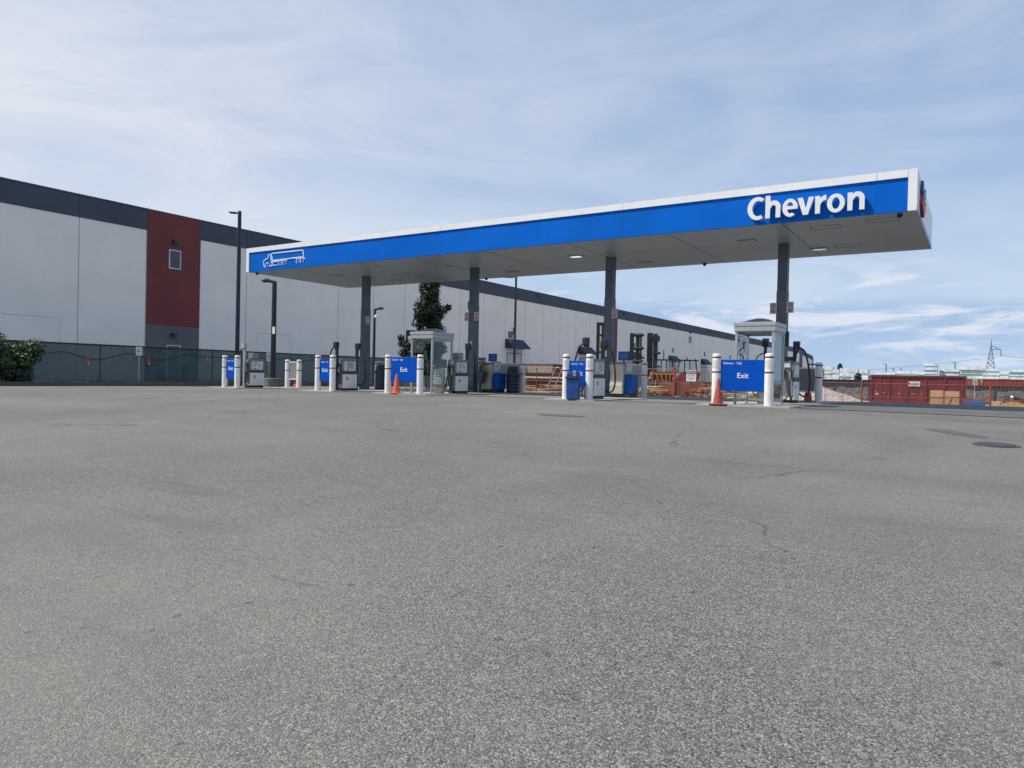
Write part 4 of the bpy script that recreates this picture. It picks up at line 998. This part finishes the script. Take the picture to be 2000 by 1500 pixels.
# ------------------------------------------------------------------ construction yard
GY = -.7
def tfence(x0, x1, y0, y1, h, label, mid=.42, thickpost=.0):
    L = math.hypot(x1-x0, y1-y0); rz = math.atan2(y1-y0, x1-x0)
    o = thing('temporary_fence', label, 'fence', (x0, y0, GY), rz, 'red temporary fence panels round the yard')
    f = MB().tube([(0, 0, .08), (0, 0, h)], .022, 6).tube([(L, 0, .08), (L, 0, h)], .022, 6).tube([(0, 0, h), (L, 0, h)], .024, 6).tube([(0, 0, .1), (L, 0, .1)], .024, 6).tube([(0, 0, h*mid), (L, 0, h*mid)], .016, 6).tube([(L/2, 0, .1), (L/2, 0, h)], .018, 6)
    f.build('frame', FRED, o)
    b = MB(); n = int(L/.1)
    for k in range(1, n): b.bar((k*L/n, 0, .1), (k*L/n, 0, h), .004)
    for k in range(1, int(h/.12)): b.bar((0, 0, .1+k*.12), (L, 0, .1+k*.12), .004)
    b.build('mesh_wires', mat('wire_rust', (.30, .11, .08), .6), o)
    MB().box(-.06, .06, -.3, .3, 0, .05).build('foot', FRED, o)
    return o
XS = [-9.35, -6.95, -4.60, -2.10, .43, 2.9, 5.4]
labs = ['red fence panel in front of the pale gravel heap', 'red fence panel at the left end of the dumpster', 'red fence panel across the middle of the dumpster', 'red fence panel holding the plywood sheet', 'red fence panel in front of the lumber stack under black cover', 'red fence panel at the far right edge of the yard']
for i in range(6): tfence(XS[i], XS[i+1]-.05, 55.3, 55.3, 1.56, labs[i])
for x, l in ((-6.97, 'thick red fence post left of the dumpster'), (.42, 'thick red fence post left of the covered lumber stack')):
    o = thing('boundary_pole', l, 'post', (x, 55.12, GY), 0, 'thick red posts of the temporary fence')
    MB().tube([(0, 0, -.05), (0, 0, 1.68)], .06, 10).lathe([(.075, 1.68), (.075, 1.72), (.03, 1.76)], 10).build('post', FRED, o, smooth=True)
labl = ['red fence panel behind the right barrel bin', 'red fence panel in front of the two bent steel frames', 'red fence panel in front of the board piles by the blue bin', 'red fence panel behind the third column', 'red fence panel in front of the orange lumber forms', 'red fence panel left of the tall red post', 'red fence panel right of the tall red post', 'red fence panel left of the nearest cone and bollard']
xl = [-37.3, -34.4, -31.5, -28.4, -25.3, -23.7, -21.2, -18.4, -15.5]
for i in range(8):
    tfence(xl[i], xl[i+1]-.06, 57.5, 57.5, 2.38 if i < 7 else 2.25, labl[i], .5)
o = thing('boundary_pole', 'tall thick red post beside the NOTICE sign', 'post', (-21.2, 57.3, GY), 0, 'thick red posts of the temporary fence')
MB().box(-.085, .085, -.085, .085, -.05, 2.5).box(-.16, .16, -.04, .04, 2.3, 2.5).build('post', FRED, o, bevel=.01)
o = thing('notice_sign', 'white and navy NOTICE board hung on the red fence', 'sign', (-19.78, 57.3, 0))
MB().box(-.40, .40, -.012, .012, .72, 1.62).build('board', PAPER, o); MB().box(-.36, .36, -.018, -.013, 1.30, 1.57).build('header', AWN, o)
text('header_lettering', 'NOTICE', .2, WHITE, o, (0, -.022, 1.37), ext=.002, off=.004, align='CENTER', width=.6)
b = MB()
for z, a in ((1.17, .3), (1.05, .34), (.93, .3), (.83, .16)): b.box(-a, a, -.016, -.0125, z, z+.045)
b.build('print', MGREY, o)
# boards, forms
def pile(name, label, cat, x, y, n, L, seed, m=WOOD, spread=.5, hmax=.5, cross=True, group=None, rz=0):
    r = random.Random(seed); o = thing(name, label, cat, (x, y, GY), rz, group); b = MB()
    for k in range(n):
        z = r.uniform(0, hmax*1.35); l = L*r.uniform(.4, 1)
        a = r.gauss(0, .12) if (not cross or r.random() < .6) else r.gauss(1.5, .25)
        px_, py_ = r.uniform(-L/2, L/2)*.75, r.uniform(-spread, spread)
        b.bar((px_-l/2*math.cos(a), py_-l/2*math.sin(a), z+.03), (px_+l/2*math.cos(a), py_+l/2*math.sin(a), z+.03+r.uniform(-.03, .05)), r.choice((.14, .09, .19)), .04)
    b.build('boards', m, o); return o
PG = 'loose board piles along the yard fence'
pile('board_pile', 'loose pile of orange lumber behind the right barrel bin', 'board pile', -36.5, 58.9, 22, 2.6, 1, WOOD, .6, .5, group=PG)
pile('board_pile', 'scattered orange lumber under the two bent steel frames', 'board pile', -32.4, 58.6, 38, 3.4, 2, WOODP, .8, .6, group=PG)
pile('board_pile', 'stepped stack of pale boards left of the small blue bin', 'board pile', -30.0, 58.7, 34, 1.8, 3, WOODP, .4, 1.0, False, group=PG)
pile('board_pile', 'orange lumber pile right of the shaded cable bollard', 'board pile', -24.6, 58.8, 40, 3.6, 4, WOOD, .5, .55, group=PG)
pile('board_pile', 'pale split wood heap left of the nearest cone', 'board pile', -18.6, 59.0, 44, 2.2, 5, WOODP, .6, .7, group=PG)
pile('board_pile', 'scattered pale boards behind the nearest Exit sign', 'board pile', -15.0, 59.2, 40, 4.2, 6, WOODP, .8, .5, group=PG)
r = random.Random(8)
o = thing('stake_bundle', 'bundle of wooden stakes leaning beside the plywood box', 'stakes', (-18.2, 58.4, GY)); b = MB()
for k in range(16): x = r.uniform(-.5, .6); b.bar((x, 0, 0), (x+r.uniform(-.3, .3), r.uniform(.2, .6), r.uniform(.8, 1.25)), .05)
b.build('stakes', WOODP, o)
o = thing('brown_stack', 'long dark brown stacked timber block behind the bent steel frames', 'timber stack', (-33.3, 62, GY)); b = MB()
rr = random.Random(4)
for k in range(7):
    for j in range(14): x = -4.6+j*.66; b.box(x, x+.64, -.6+rr.uniform(-.04, .04), .6, .3+k*.155, .3+k*.155+.145)
b.build('timbers', TARPD, o); MB().box(-4.8, 4.8, -.55, .8, 1.57, 1.95).build('black_cover', TARPB, o, bevel=.05)
o = thing('plank_beam', 'long pale plank beam lying across the dark timber block', 'plank', (-33, 60.9, GY)); MB().box(-5.2, 4.6, .15, .44, 1.40, 1.56).build('plank', WOODP, o)
for k, (xx, l) in enumerate(((-33.6, 'left bent galvanised steel frame in front of the dark timber'), (-32.85, 'right bent galvanised steel frame in front of the dark timber'))):
    o = thing('pipe_trestle', l, 'steel frame', (xx, 59.7, GY), R(8), 'bent galvanised steel frames')
    pts = [(-.9, 0, .5), (-.15, 0, 2.2), (.0, 0, 2.42), (.22, 0, 2.42), (.42, .1, 2.22), (1.75, .6, .45)]
    MB().tube(smooth_path(pts, 4), .045, 8).build('pipe', ALU, o, smooth=True); MB().tube([(-.6, 0, 1.1), (1.2, .4, 1.1)], .03, 6).build('brace', ALU, o)
o = thing('plywood_box', 'red brown plywood formwork box by the tall red post', 'formwork', (-21.6, 58.6, GY))
MB().prism([(-1.15, 0), (.0, 0), (.0, 1.15), (-1.15, 1.55)], 'y', -.03, .03).build('front_sheet', FORM, o)
MB().box(.3, 2.3, .5, .56, .0, 1.25).build('back_sheet', FORM, o); b = MB()
for x in (.25, 1.3, 2.25): b.box(x, x+.09, .0, .09, 0, 1.3)
b.box(.1, 2.4, .0, .09, 1.3, 1.4).build('studs', FORM, o)
o = thing('stanchion', 'orange wooden stanchion holding yellow caution tape', 'stanchion', (-26.0, 59.6, GY)); MB().box(-.09, .09, -.05, .05, 0, 1.5).build('post', ORP, o)
tp = MB()
tp.tube(arc((-26.0, 59.5, .72), (-22.9, 59.0, .25), .25), .03, 4); tag(tp.build('caution_tape', TAPE), 'yellow caution tape sagging from the orange stanchion', 'tape')
o = thing('white_bag', 'white plastic bag lying on the orange lumber', 'bag', (-24.2, 58.3, GY+.75)); MB().lathe([(.05, -.25), (.32, -.15), (.36, .05), (.2, .2), (.03, .25)], 10).build('bag', PAPER, o, smooth=True)
# containers
def container(label, x0, x1, y0, y1, z0, h, m, mend=None, group=None, corr=.28):
    o = thing('shipping_container', label, 'container', ((x0+x1)/2, y0, z0), 0, group); a = (x1-x0)/2; d = y1-y0
    b = MB(); n = max(4, int(2*a/corr)); k = 0; prof = []
    for i in range(n):
        xa = -a+.1+i*(2*a-.2)/n; s = (2*a-.2)/n
        prof += [(xa, .0), (xa+s*.35, .0), (xa+s*.5, .05), (xa+s*.85, .05)]
    prof += [(a-.1, 0)]
    vs = []; fs = []
    for (px_, py_) in prof: vs += [(px_, py_, .12), (px_, py_, h-.12)]
    for i in range(len(prof)-1): fs.append((2*i, 2*i+2, 2*i+3, 2*i+1))
    b.add(vs, fs).box(-a+.05, a-.05, .08, d, .05, h-.05); b.build('side', m, o)
    f = MB().box(-a, -a+.12, -.03, .12, 0, h).box(a-.12, a, -.03, .12, 0, h).box(-a+.12, a-.12, -.03, .09, h-.12, h).box(-a+.12, a-.12, -.03, .09, 0, .12).box(-a, a, .12, d, h-.04, h); f.build('frame', mend or m, o)
    b = MB()
    for k in range(8): b.box(a-.06, a+.03, .15+k*(d-.3)/8, .15+k*(d-.3)/8+.14, .1, h-.1)
    b.build('end', mend or m, o)
    return o
CG = 'shipping containers parked beyond the yard'
o = container('pale beige shipping container in front of the white warehouse', -45.3, -38.6, 68, 70.4, GY+.1, 2.85, CBEIGE, CRUST, CG)

o = container('dark grey shipping container with white letters left of the dumpster', -21.5, -9.5, 112, 114.4, -.9, 2.35, CDARK, CDARK, CG)
text('lettering', 'IA C', 1.1, LGREY, o, (4.4, -.06, .95), ext=.01, off=.02, width=2.6)
container('dark grey shipping container at right behind the picket fence', -5.8, 10.5, 112, 114.4, -.9, 2.0, CDARK, CBROWN, CG, .4)
container('long brick red shipping container behind the post sign', -3.6, -.2, 126, 128.4, -.5, 2.45, mat('container_orange_red', (.40, .08, .045), .6, dirt=.2), None, CG, .3)
container('long dull red shipping container at the far right', -.1, 12.1, 126, 128.4, -.5, 2.5, CRED, None, CG, .3)
container('brown shipping container behind the gravel heap', -29, -20.2, 100, 102.4, GY, 2.3, CBROWN, None, CG)
# picket fences far back
pf = MB(); xs_ = np.arange(-21, 9, .17)
for x in xs_: pf.box(x, x+.14, 0, .03, 0, 1.22+.06*math.sin(x*3)+random.uniform(-.03, .03))
pf.box(-21, 9, .03, .08, .3, .4).box(-21, 9, .03, .08, .95, 1.05)
o = thing('picket_fence', 'weathered grey picket fence running behind the dumpster', 'fence', (0, 79.5, -.75)); pf.build('pickets', FENW, o)
for x in (-19, -16.0, -12.6, -9.2, -5.9, -2.5, .9, 4.3, 7.7):
    MB().box(x-.09, x+.09, -.10, -.003, 0, 1.35).build('post', DGREY, o)
o = thing('silt_fence', 'dark grey boarded site fence behind the lumber forms', 'fence', (-24, 66, GY)); b = MB()
for k in range(60): x = -8+k*.3; b.box(x, x+.28, 0, .03+.02*(k % 2), 0, 1.42+.03*math.sin(k))
b.build('boards', mat('site_fence_dark', (.055, .055, .05), .85, var=.35, vs=2), o); b = MB()
for k in range(10): b.box(-8+k*1.9, -7.9+k*1.9, -.06, -.003, 0, 1.5)
b.build('post', FENW, o)
# gravel mound
b = MB(); vs = []; fs = []; na, nr = 48, 22
rm = random.Random(5)
for i in range(nr+1):
    t = i/nr
    for j in range(na):
        a = 2*math.pi*j/na; rx = 5.8*(1-t); ry = 3.2*(1-t); zz = 1.62*(1-(1-t)**1.25)
        k = 1 if 0 < i < nr else 0
        vs.append((rx*math.cos(a)+k*rm.uniform(-.07, .07), ry*math.sin(a)+k*rm.uniform(-.07, .07), zz*(1+.05*math.sin(3*a))+k*rm.uniform(-.05, .05)-.03))
for i in range(nr):
    for j in range(na): fs.append((i*na+j, i*na+(j+1) % na, (i+1)*na+(j+1) % na, (i+1)*na+j))
b.add(vs, fs); o = b.build('gravel_mound', GRAVEL); o.location = (-13.1, 63.5, GY); tag(o, 'heap of pale pinkish gravel behind the red fence', 'gravel heap')
# dumpster
o = thing('dumpster', 'large dark red roll-off dumpster behind the red fence', 'dumpster', (-4.0, 60.0, GY)); a = 2.98
b = MB().prism([(0, .18), (2.35, .18), (2.42, 2.14), (-.02, 2.14)], 'x', -a, a); b.build('tub', DUMP, o)
b = MB().box(-a-.05, a+.05, -.09, .0, 2.05, 2.2).box(-a-.05, a+.05, -.07, -.003, .12, .34).box(-a-.06, -a+.02, -.06, 2.45, 2.06, 2.19).box(a-.02, a+.06, -.06, 2.45, 2.06, 2.19)
for x in (-2.9, -2.35, -1.75, -.6, .6, 1.75, 2.86): b.box(x-.055, x+.055, -.065, -.004, .34, 2.05)
b.build('ribs', DUMP, o, bevel=.008)
b = MB()
for k in range(9): b.box(-a-.16, -a-.05, .1, .6, .3+k*.21, .34+k*.21)
b.box(-a-.17, -a-.12, .06, .10, .2, 2.1).box(-a-.17, -a-.12, .6, .64, .2, 2.1).build('ladder', DUMP, o)
for sx in (-2.4, 2.4): MB().tube([(sx, .25, .09), (sx, 2.1, .09)], .09, 10).build('roller', BLACKM, o)
MB().box(-2.6, 2.6, .1, 2.2, .0, .17).build('skids', BLACK, o)
s = MB().box(-.52, .22, -.082, -.07, 1.40, 1.76).build('plate', PAPER, o)
b = MB().box(-.30, .16, -.086, -.083, 1.62, 1.68).box(-.30, .12, -.086, -.083, 1.52, 1.57); b.m = 1; b.box(-.50, -.36, -.086, -.083, 1.52, 1.70); b.m = 0; b.box(-.46, .16, -.086, -.083, 1.43, 1.48); b.build('print', [MGREY, EMRED], s)
b = MB().box(-2.68, -2.47, -.012, -.004, .74, .86).box(-2.7, -2.62, -.012, -.004, .95, .99)
for x in (-2.2, -1.4, -1.2, -.3, -.1, .25, .9): b.box(x, x+rm.uniform(.08, .2), -.012, -.003, .86+rm.uniform(-.02, .03), .90)
b.build('scuffs', mat('pink_scuff', (.62, .42, .42), .7), o)
MB().box(-2.75, -1.95, -.02, -.003, .58, .63).build('step', DUMP, o)
# plywood leaned at the fence, blue crate, lumber
o = thing('plywood_sheets', 'tan plywood sheets leaning on the fence before the dumpster', 'plywood', (-2.1, 55.75, GY)); b = MB()
b.add([(-.82, -.25, 0), (-.02, -.25, 0), (-.02, .05, 1.18), (-.82, .05, 1.18), (-.82, -.21, 0), (-.02, -.21, 0), (-.02, .09, 1.18), (-.82, .09, 1.18)], [(0, 1, 2, 3), (7, 6, 5, 4), (0, 4, 5, 1), (3, 2, 6, 7), (0, 3, 7, 4), (1, 5, 6, 2)])
b.add([(.02, -.28, 0), (.84, -.28, 0), (.84, .02, 1.15), (.02, .02, 1.15), (.02, -.24, 0), (.84, -.24, 0), (.84, .06, 1.15), (.02, .06, 1.15)], [(0, 1, 2, 3), (7, 6, 5, 4), (0, 4, 5, 1), (3, 2, 6, 7), (0, 3, 7, 4), (1, 5, 6, 2)]); b.build('sheets', PLYW, o)
o = thing('blue_crate', 'bright blue crate with boards on top right of the dumpster', 'crate', (-.45, 57.3, GY)); b = MB().box(-.62, .62, 0, .9, .04, .52); b.build('box', mat('crate_blue', (.03, .12, .33), .6, var=.1), o, bevel=.01)
b = MB()
for x in (-.3, .02, .32): b.box(x, x+.03, -.012, -.002, .05, .51)
b.build('slats', mat('crate_line', (.05, .17, .42), .6), o)
o = thing('scrap_boards', 'brown scrap boards lying on top of the blue crate', 'boards', (-.45, 57.3, GY+.52)); r = random.Random(12); b = MB()
for k in range(11): a_ = r.uniform(-.35, .35); x = r.uniform(-.15, .15); b.bar((x-.6*math.cos(a_), .45-.5*math.sin(a_), .03+k*.012), (x+.6*math.cos(a_), .45+.5*math.sin(a_), .05+k*.016), .16, .03)
b.build('boards', mat('scrap_brown', (.30, .18, .12), .8, var=.25), o)
def lumber_stack(label, x0, x1, y0, h, m, seed):
    o = thing('lumber_stack', label, 'lumber', ((x0+x1)/2, y0, GY), 0); a = (x1-x0)/2; r = random.Random(seed); b = MB(); n = int(h/.075)
    for k in range(n):
        for j in range(5): b.box(-a+r.uniform(-.03, .03), a+r.uniform(-.03, .03), j*.2, j*.2+.19, .08+k*.075, .08+k*.075+.07)
    b.box(-a+.2, -a+.3, 0, 1, 0, .08).box(a-.3, a-.2, 0, 1, 0, .08).build('boards', m, o); return o
o = lumber_stack('stack of new yellow lumber under a black cover at far right', 1.05, 5.6, 56.2, .62, WOOD, 3)
b = MB(); vs = []; fs = []
for i in range(25):
    x = -2.35+i*.19; hh = .70+.12*math.sin(i*.55)+.10*math.sin(i*.23+1)
    for j, (yy, zz) in enumerate(((-.10, hh-.13), (-.02, hh), (.5, hh+.05), (1.1, hh-.02), (1.15, hh-.2))): vs.append((x, yy, max(.66 if j in (1, 2, 3) else .55, zz)))
for i in range(24):
    for j in range(4): fs.append((i*5+j, (i+1)*5+j, (i+1)*5+j+1, i*5+j+1))
b.add(vs, fs).build('cover', TARPB, o, smooth=True, ang=70); MB().lathe([(.02, .72), (.14, .78), (.15, .86), (.08, .94), (.01, .96)], 10, -1.75, .05).build('white_bundle', PAPER, o, smooth=True)
lumber_stack('short stack of timber offcuts beside the thick red post', .55, 1.0, 57.5, .5, WOODP, 4)
post_sign(-.55, 70, GY, 'small white sign on a post between dumpster and picket fence', 1.45, .85, .45)

# ------------------------------------------------------------------ machines
def handler(label, loc, rz, zt, style):
    o = thing('mast_handler', label, 'lift truck', loc, rz, 'black masted lift trucks in the yard'); H = zt-GY; m = BLACKM
    b = MB()
    if style == 0:
        b.box(-.46, -.09, -.15, .15, .2, H).box(.09, .46, -.15, .15, .2, H).box(-.12, .12, .05, .15, .2, H*.2)
        for z in (H-.35, H*.80, H*.56, H*.45, H*.30): b.box(-.22, .22, -.08, .08, z, z+(.35 if z > H-1 else .22))
    elif style == 1:
        b.box(-.75, -.30, -.1, .5, .2, H).box(-.05, .38, -.2, .2, .2, H-.15).box(.42, .62, -.1, .1, H*.55, H-.2)
        for z in (H-.40, H*.72, H*.50): b.tube([(-.35, -.25, z+.14), (.6, -.35, z+.14), (.82, -.2, z+.14)], [.2, .22, .14], 8)
        b.bar((.1, -.2, H*.45), (.65, -.2, H*.25), .22).bar((-.6, 0, H*.4), (.5, -.2, H*.36), .25)
    else:
        b.box(-.72, -.04, -.1, .5, .2, H).box(.0, .52, -.2, .25, .2, H-.1).box(-.4, .74, -.3, .1, H-1.0, H-.35)
        for z in (H*.66, H*.44): b.tube([(.0, -.3, z), (.6, -.35, z), (.84, -.2, z)], [.17, .17, .1], 8)
    b.build('mast', m, o, bevel=.012)
    MB().box(-.9, .9, -.5, -.35, .3, .5).box(-.6, -.45, -1.5, -.5, .2, .28).box(.45, .6, -1.5, -.5, .2, .28).build('fork_carriage', m, o)
    MB().box(-.95, .95, .4, 3.4, .55, 1.35).box(-.9, .9, 2.4, 3.6, 1.35, 1.8).build('body', MRED if style else YELLOW, o, bevel=.05)
    c = MB()
    for sx in (-.7, .7):
        for y in (.7, 2.2): c.box(sx-.05, sx+.05, y-.05, y+.05, 1.35, 2.75)
    c.box(-.8, .8, .6, 2.3, 2.75, 2.85).build('cab', m, o); 
    for sx in (-1.0, 1.0):
        for y in (.8, 2.9): MB().tube([(sx-.18, y, .5), (sx+.18, y, .5)], .5, 18).build('wheel', BLACK, o, smooth=True)
handler('black masted lift truck seen left of the third column', (-35.3, 72.4, GY), R(28), 6.95, 0)
handler('black clamp lift truck mast standing right of the blue pump topper', (-34.0, 79.2, GY), R(22), 6.2, 1)
handler('black thick mast lift truck standing behind the shaded cable bollard', (-32.35, 80.3, GY), R(22), 6.25, 2)
def tractor(label, loc, rz, bm_, kind):
    o = thing('yard_machine', label, 'machine', loc, rz)
    if kind == 0:
        b = MB().box(-1.3, 1.3, -.5, .6, 2.05, 2.30).box(-1.3, 1.3, -.3, .6, 1.1, 1.35)
        for x in (-1.25, -.75, -.3, .2, .6, 1.1): b.bar((x, -.5, 2.1), (x+.25*((x*7) % 1), -.35, 1.1), .13)
        b.bar((-1.3, -.5, 2.2), (-2.1, -.6, .5), .12).build('chassis', bm_, o, bevel=.02)
        MB().box(-1.2, 1.2, -.1, .55, 1.36, 2.04).build('engine', BLACKM, o)
    else:
        MB().prism([(-1.9, .9), (1.2, 1.5), (1.4, 2.35), (.4, 2.55), (-.5, 2.3), (-1.9, 1.1)], 'y', -.5, .5).build('chassis', bm_, o, bevel=.05)
    c = MB(); z0 = 2.3; z1 = 3.55
    c.prism([(-1.05, z0+.03), (1.05, z0+.03), (.92, z1), (-.80, z1)], 'y', -.45, .6).build('cab_glass', GLASS, o)
    f = MB().box(-1.1, 1.15, -.5, .65, z1+.01, z1+.14)
    for x in (-1.0, -.35, .25, .98): f.bar((x, -.48, z0), (x*.86, -.48, z1+.03), .10)
    f.bar((-.05, -.3, z1), (-.05, -.3, z1+(1.1 if kind == 0 else .4)), .09).bar((.9, .4, z1), (1.0, .4, z1+.35), .06).box(-1.15, 1.15, -.5, -.46, z0-.02, z0+.06); f.build('cab_frame', BLACKM, o)
    for x in (-1.1, 1.1):
        for y in (-.75, .75): MB().tube([(x, y-.16, .62), (x, y+.16, .62)], .62, 18).build('wheel', BLACK, o, smooth=True)
    MB().lathe([(.02, 0), (.1, .05), (.1, .1), (.02, .14)], 10, -1.5, -.62).build('headlamp', PAPER, o).location.z = 1.6
tractor('yellow wheeled machine with blue tinted glass cab', (-28.6, 74.0, GY), R(30), YELLOW, 0)
tractor('red wheeled machine with dark framed cab', (-26.4, 75.0, GY), R(30), MRED, 1)
# A-frame timber behind

# ------------------------------------------------------------------ far skyline
def packs(label, x0, x1, y, zs, seed, green):
    r = random.Random(seed); o = thing('wrapped_lumber', label, 'lumber packs', ((x0+x1)/2, y, GY), 0, 'white wrapped lumber stacks on the skyline')
    b = MB(); x = x0
    while x < x1-.1:
        wd = min(r.uniform(1.7, 3.2) if not green else r.uniform(3.0, 6.0), x1-x); h = zs[min(len(zs)-1, int((x-x0)/(x1-x0)*len(zs)))]+.7; n = max(2, round(h/1.15))
        for k in range(n):
            g = r.uniform(.02, .1); y_ = r.uniform(-.3, .3); xa = x-(x0+x1)/2
            b.m = 0; b.box(xa+g, xa+wd-g, y_, y_+5, k*h/n+.10, (k+1)*h/n)
            b.m = 1
            if green: b.box(xa+g, xa+wd-g, y_-.02, y_, k*h/n+.10, k*h/n+.10+.26)
            elif r.random() < .35: b.m = 2; b.box(xa+wd*.3, xa+wd*.6, y_-.02, y_, k*h/n+.4, k*h/n+.65)
        x += wd
    b.build('packs', [LWRAP, GSTRIPE, mat('wrap_print', (.35, .38, .42), .6)], o)
packs('tall white wrapped lumber stacks at the left of the skyline', -43.5, -27.6, 230, [4.6, 5.6, 5.9, 5.0, 5.5, 4.7, 5.3, 5.1, 4.9], 21, False)
packs('low white lumber row behind the dark container', -27.6, -17.5, 235, [2.6, 2.4, 2.8], 22, False)
packs('green striped white lumber stack rising above the dumpster', -14.4, -10.9, 240, [7.4], 23, True)
packs('long green striped white lumber row beside the pylon', -10.8, 6, 246, [5.9, 6.6, 5.7, 6.2, 5.4], 24, True)
packs('green striped white lumber stack at the right end of the skyline', 6.1, 26, 246, [6.0, 7.6, 6.8, 7.2], 25, True)
packs('low green striped lumber row behind the dumpster top', -27, -14.5, 243, [4.7, 5.1, 4.9], 26, True)
py = thing('power_pylon', 'steel lattice power pylon on the right skyline', 'pylon', (5.05, 715, 0)); b = MB()
def lev(z): return 5.6*(1-z/34.0)**.9*.82+.35
zz = [-2, 6, 11.5, 16.5, 21, 25, 28.5, 31.5, 34]; H = 36.5
for (sx, sy) in ((-1, -1), (1, -1), (1, 1), (-1, 1)):
    pts = [(sx*lev(z), sy*lev(z), z) for z in zz]; b.tube(pts, .26, 5)
    b.tube([pts[-1], (0, 0, 40)], .22, 5)
for a, c in zip(zz[:-1], zz[1:]):
    for k in range(4):
        s1 = ((-1, -1), (1, -1), (1, 1), (-1, 1))[k]; s2 = ((-1, -1), (1, -1), (1, 1), (-1, 1))[(k+1) % 4]
        b.tube([(s1[0]*lev(a), s1[1]*lev(a), a), (s2[0]*lev(c), s2[1]*lev(c), c)], .16, 4); b.tube([(s2[0]*lev(a), s2[1]*lev(a), a), (s1[0]*lev(c), s1[1]*lev(c), c)], .16, 4); b.tube([(s1[0]*lev(c), s1[1]*lev(c), c), (s2[0]*lev(c), s2[1]*lev(c), c)], .16, 4)
b.build('lattice', PYL, py)
MB().tube([(0, 0, 35.2), (6.8, 0, 32.0)], .25, 5).tube([(0, 0, 32), (6.8, 0, 32)], .25, 5).tube([(3.4, 0, 33.6), (3.4, 0, 32)], .18, 4).build('cross_arm', PYL, py)
MB().tube([(6.7, 0, 32), (6.7, 0, 27.3)], .3, 5).tube([(6.2, 0, 27.2), (9.3, 0, 27.0)], .15, 5).build('insulator', PYL, py)
tag(MB().tube(arc((-2.5, 714, 24.5), (-165, 700, 10), 3), .13, 4).build('power_line', PYL), 'thin power line falling left from the pylon', 'power line')
tag(MB().tube(arc((14.3, 715, 27), (150, 720, 20), 2), .13, 4).build('power_line', PYL), 'thin power line running right from the pylon', 'power line')
for x, y, zt, l in ((-27.9, 279, 8.1, 'dark distant light pole left above the dumpster'), (-8.1, 292, 9.1, 'dark distant light pole near the pylon'), (-30.85, 337, 7.75, 'shorter distant pole behind the dumpster, left one'), (-28.2, 339, 7.85, 'shorter distant pole behind the dumpster, right one')):
    o = thing('distant_pole', l, 'light pole', (x, y, -1), 0, 'light poles on the skyline'); MB().tube([(0, 0, 0), (0, 0, zt+1)], .2, 6).build('pole', PYL, o); MB().box(-.9, .2, -.2, .2, zt+.85, zt+1.05).build('lamp_head', PYL, o)
o = thing('mast_pole', 'thin mast with lamp cluster before the white lumber', 'mast', (-35.0, 190, -1)); MB().tube([(0, 0, 0), (0, 0, 7.2)], .09, 6).build('pole', PYL, o); MB().box(-.9, .5, -.1, .1, 6.3, 6.7).bar((.6, 0, 6.1), (1.1, 0, 7.0), .2).tube([(0, 0, 7.2), (0, 0, 8.0)], .06, 5).build('lamp_cluster', BLACKM, o)
for (x, y, zc, r_, l) in ((-24.9, 190, 2.3, .8, 'small round distant tree right of the white lumber'), (-35.9, 236, 5.9, .7, 'small dark pointed tree top above the white lumber')):
    o = thing('distant_tree', l, 'tree', (x, y, GY)); MB().tube([(0, 0, 0), (0, 0, zc+.7)], .15, 6).build('trunk', BARK, o)
    def dp():
        v = Vector((rn.gauss(0, 1), rn.gauss(0, 1), rn.gauss(0, 1))).normalized(); return Vector((0, 0, zc+.7))+Vector((v.x, v.y, v.z*(1.0 if r_ > .8 else 1.6)))*r_*rn.uniform(.4, 1.05), v, rn.choice((0, 1, 1))
    b = MB(); leaf_cloud(b, dp, 700, .22, rn); b.build('crown', LEAF, o, fix=False)
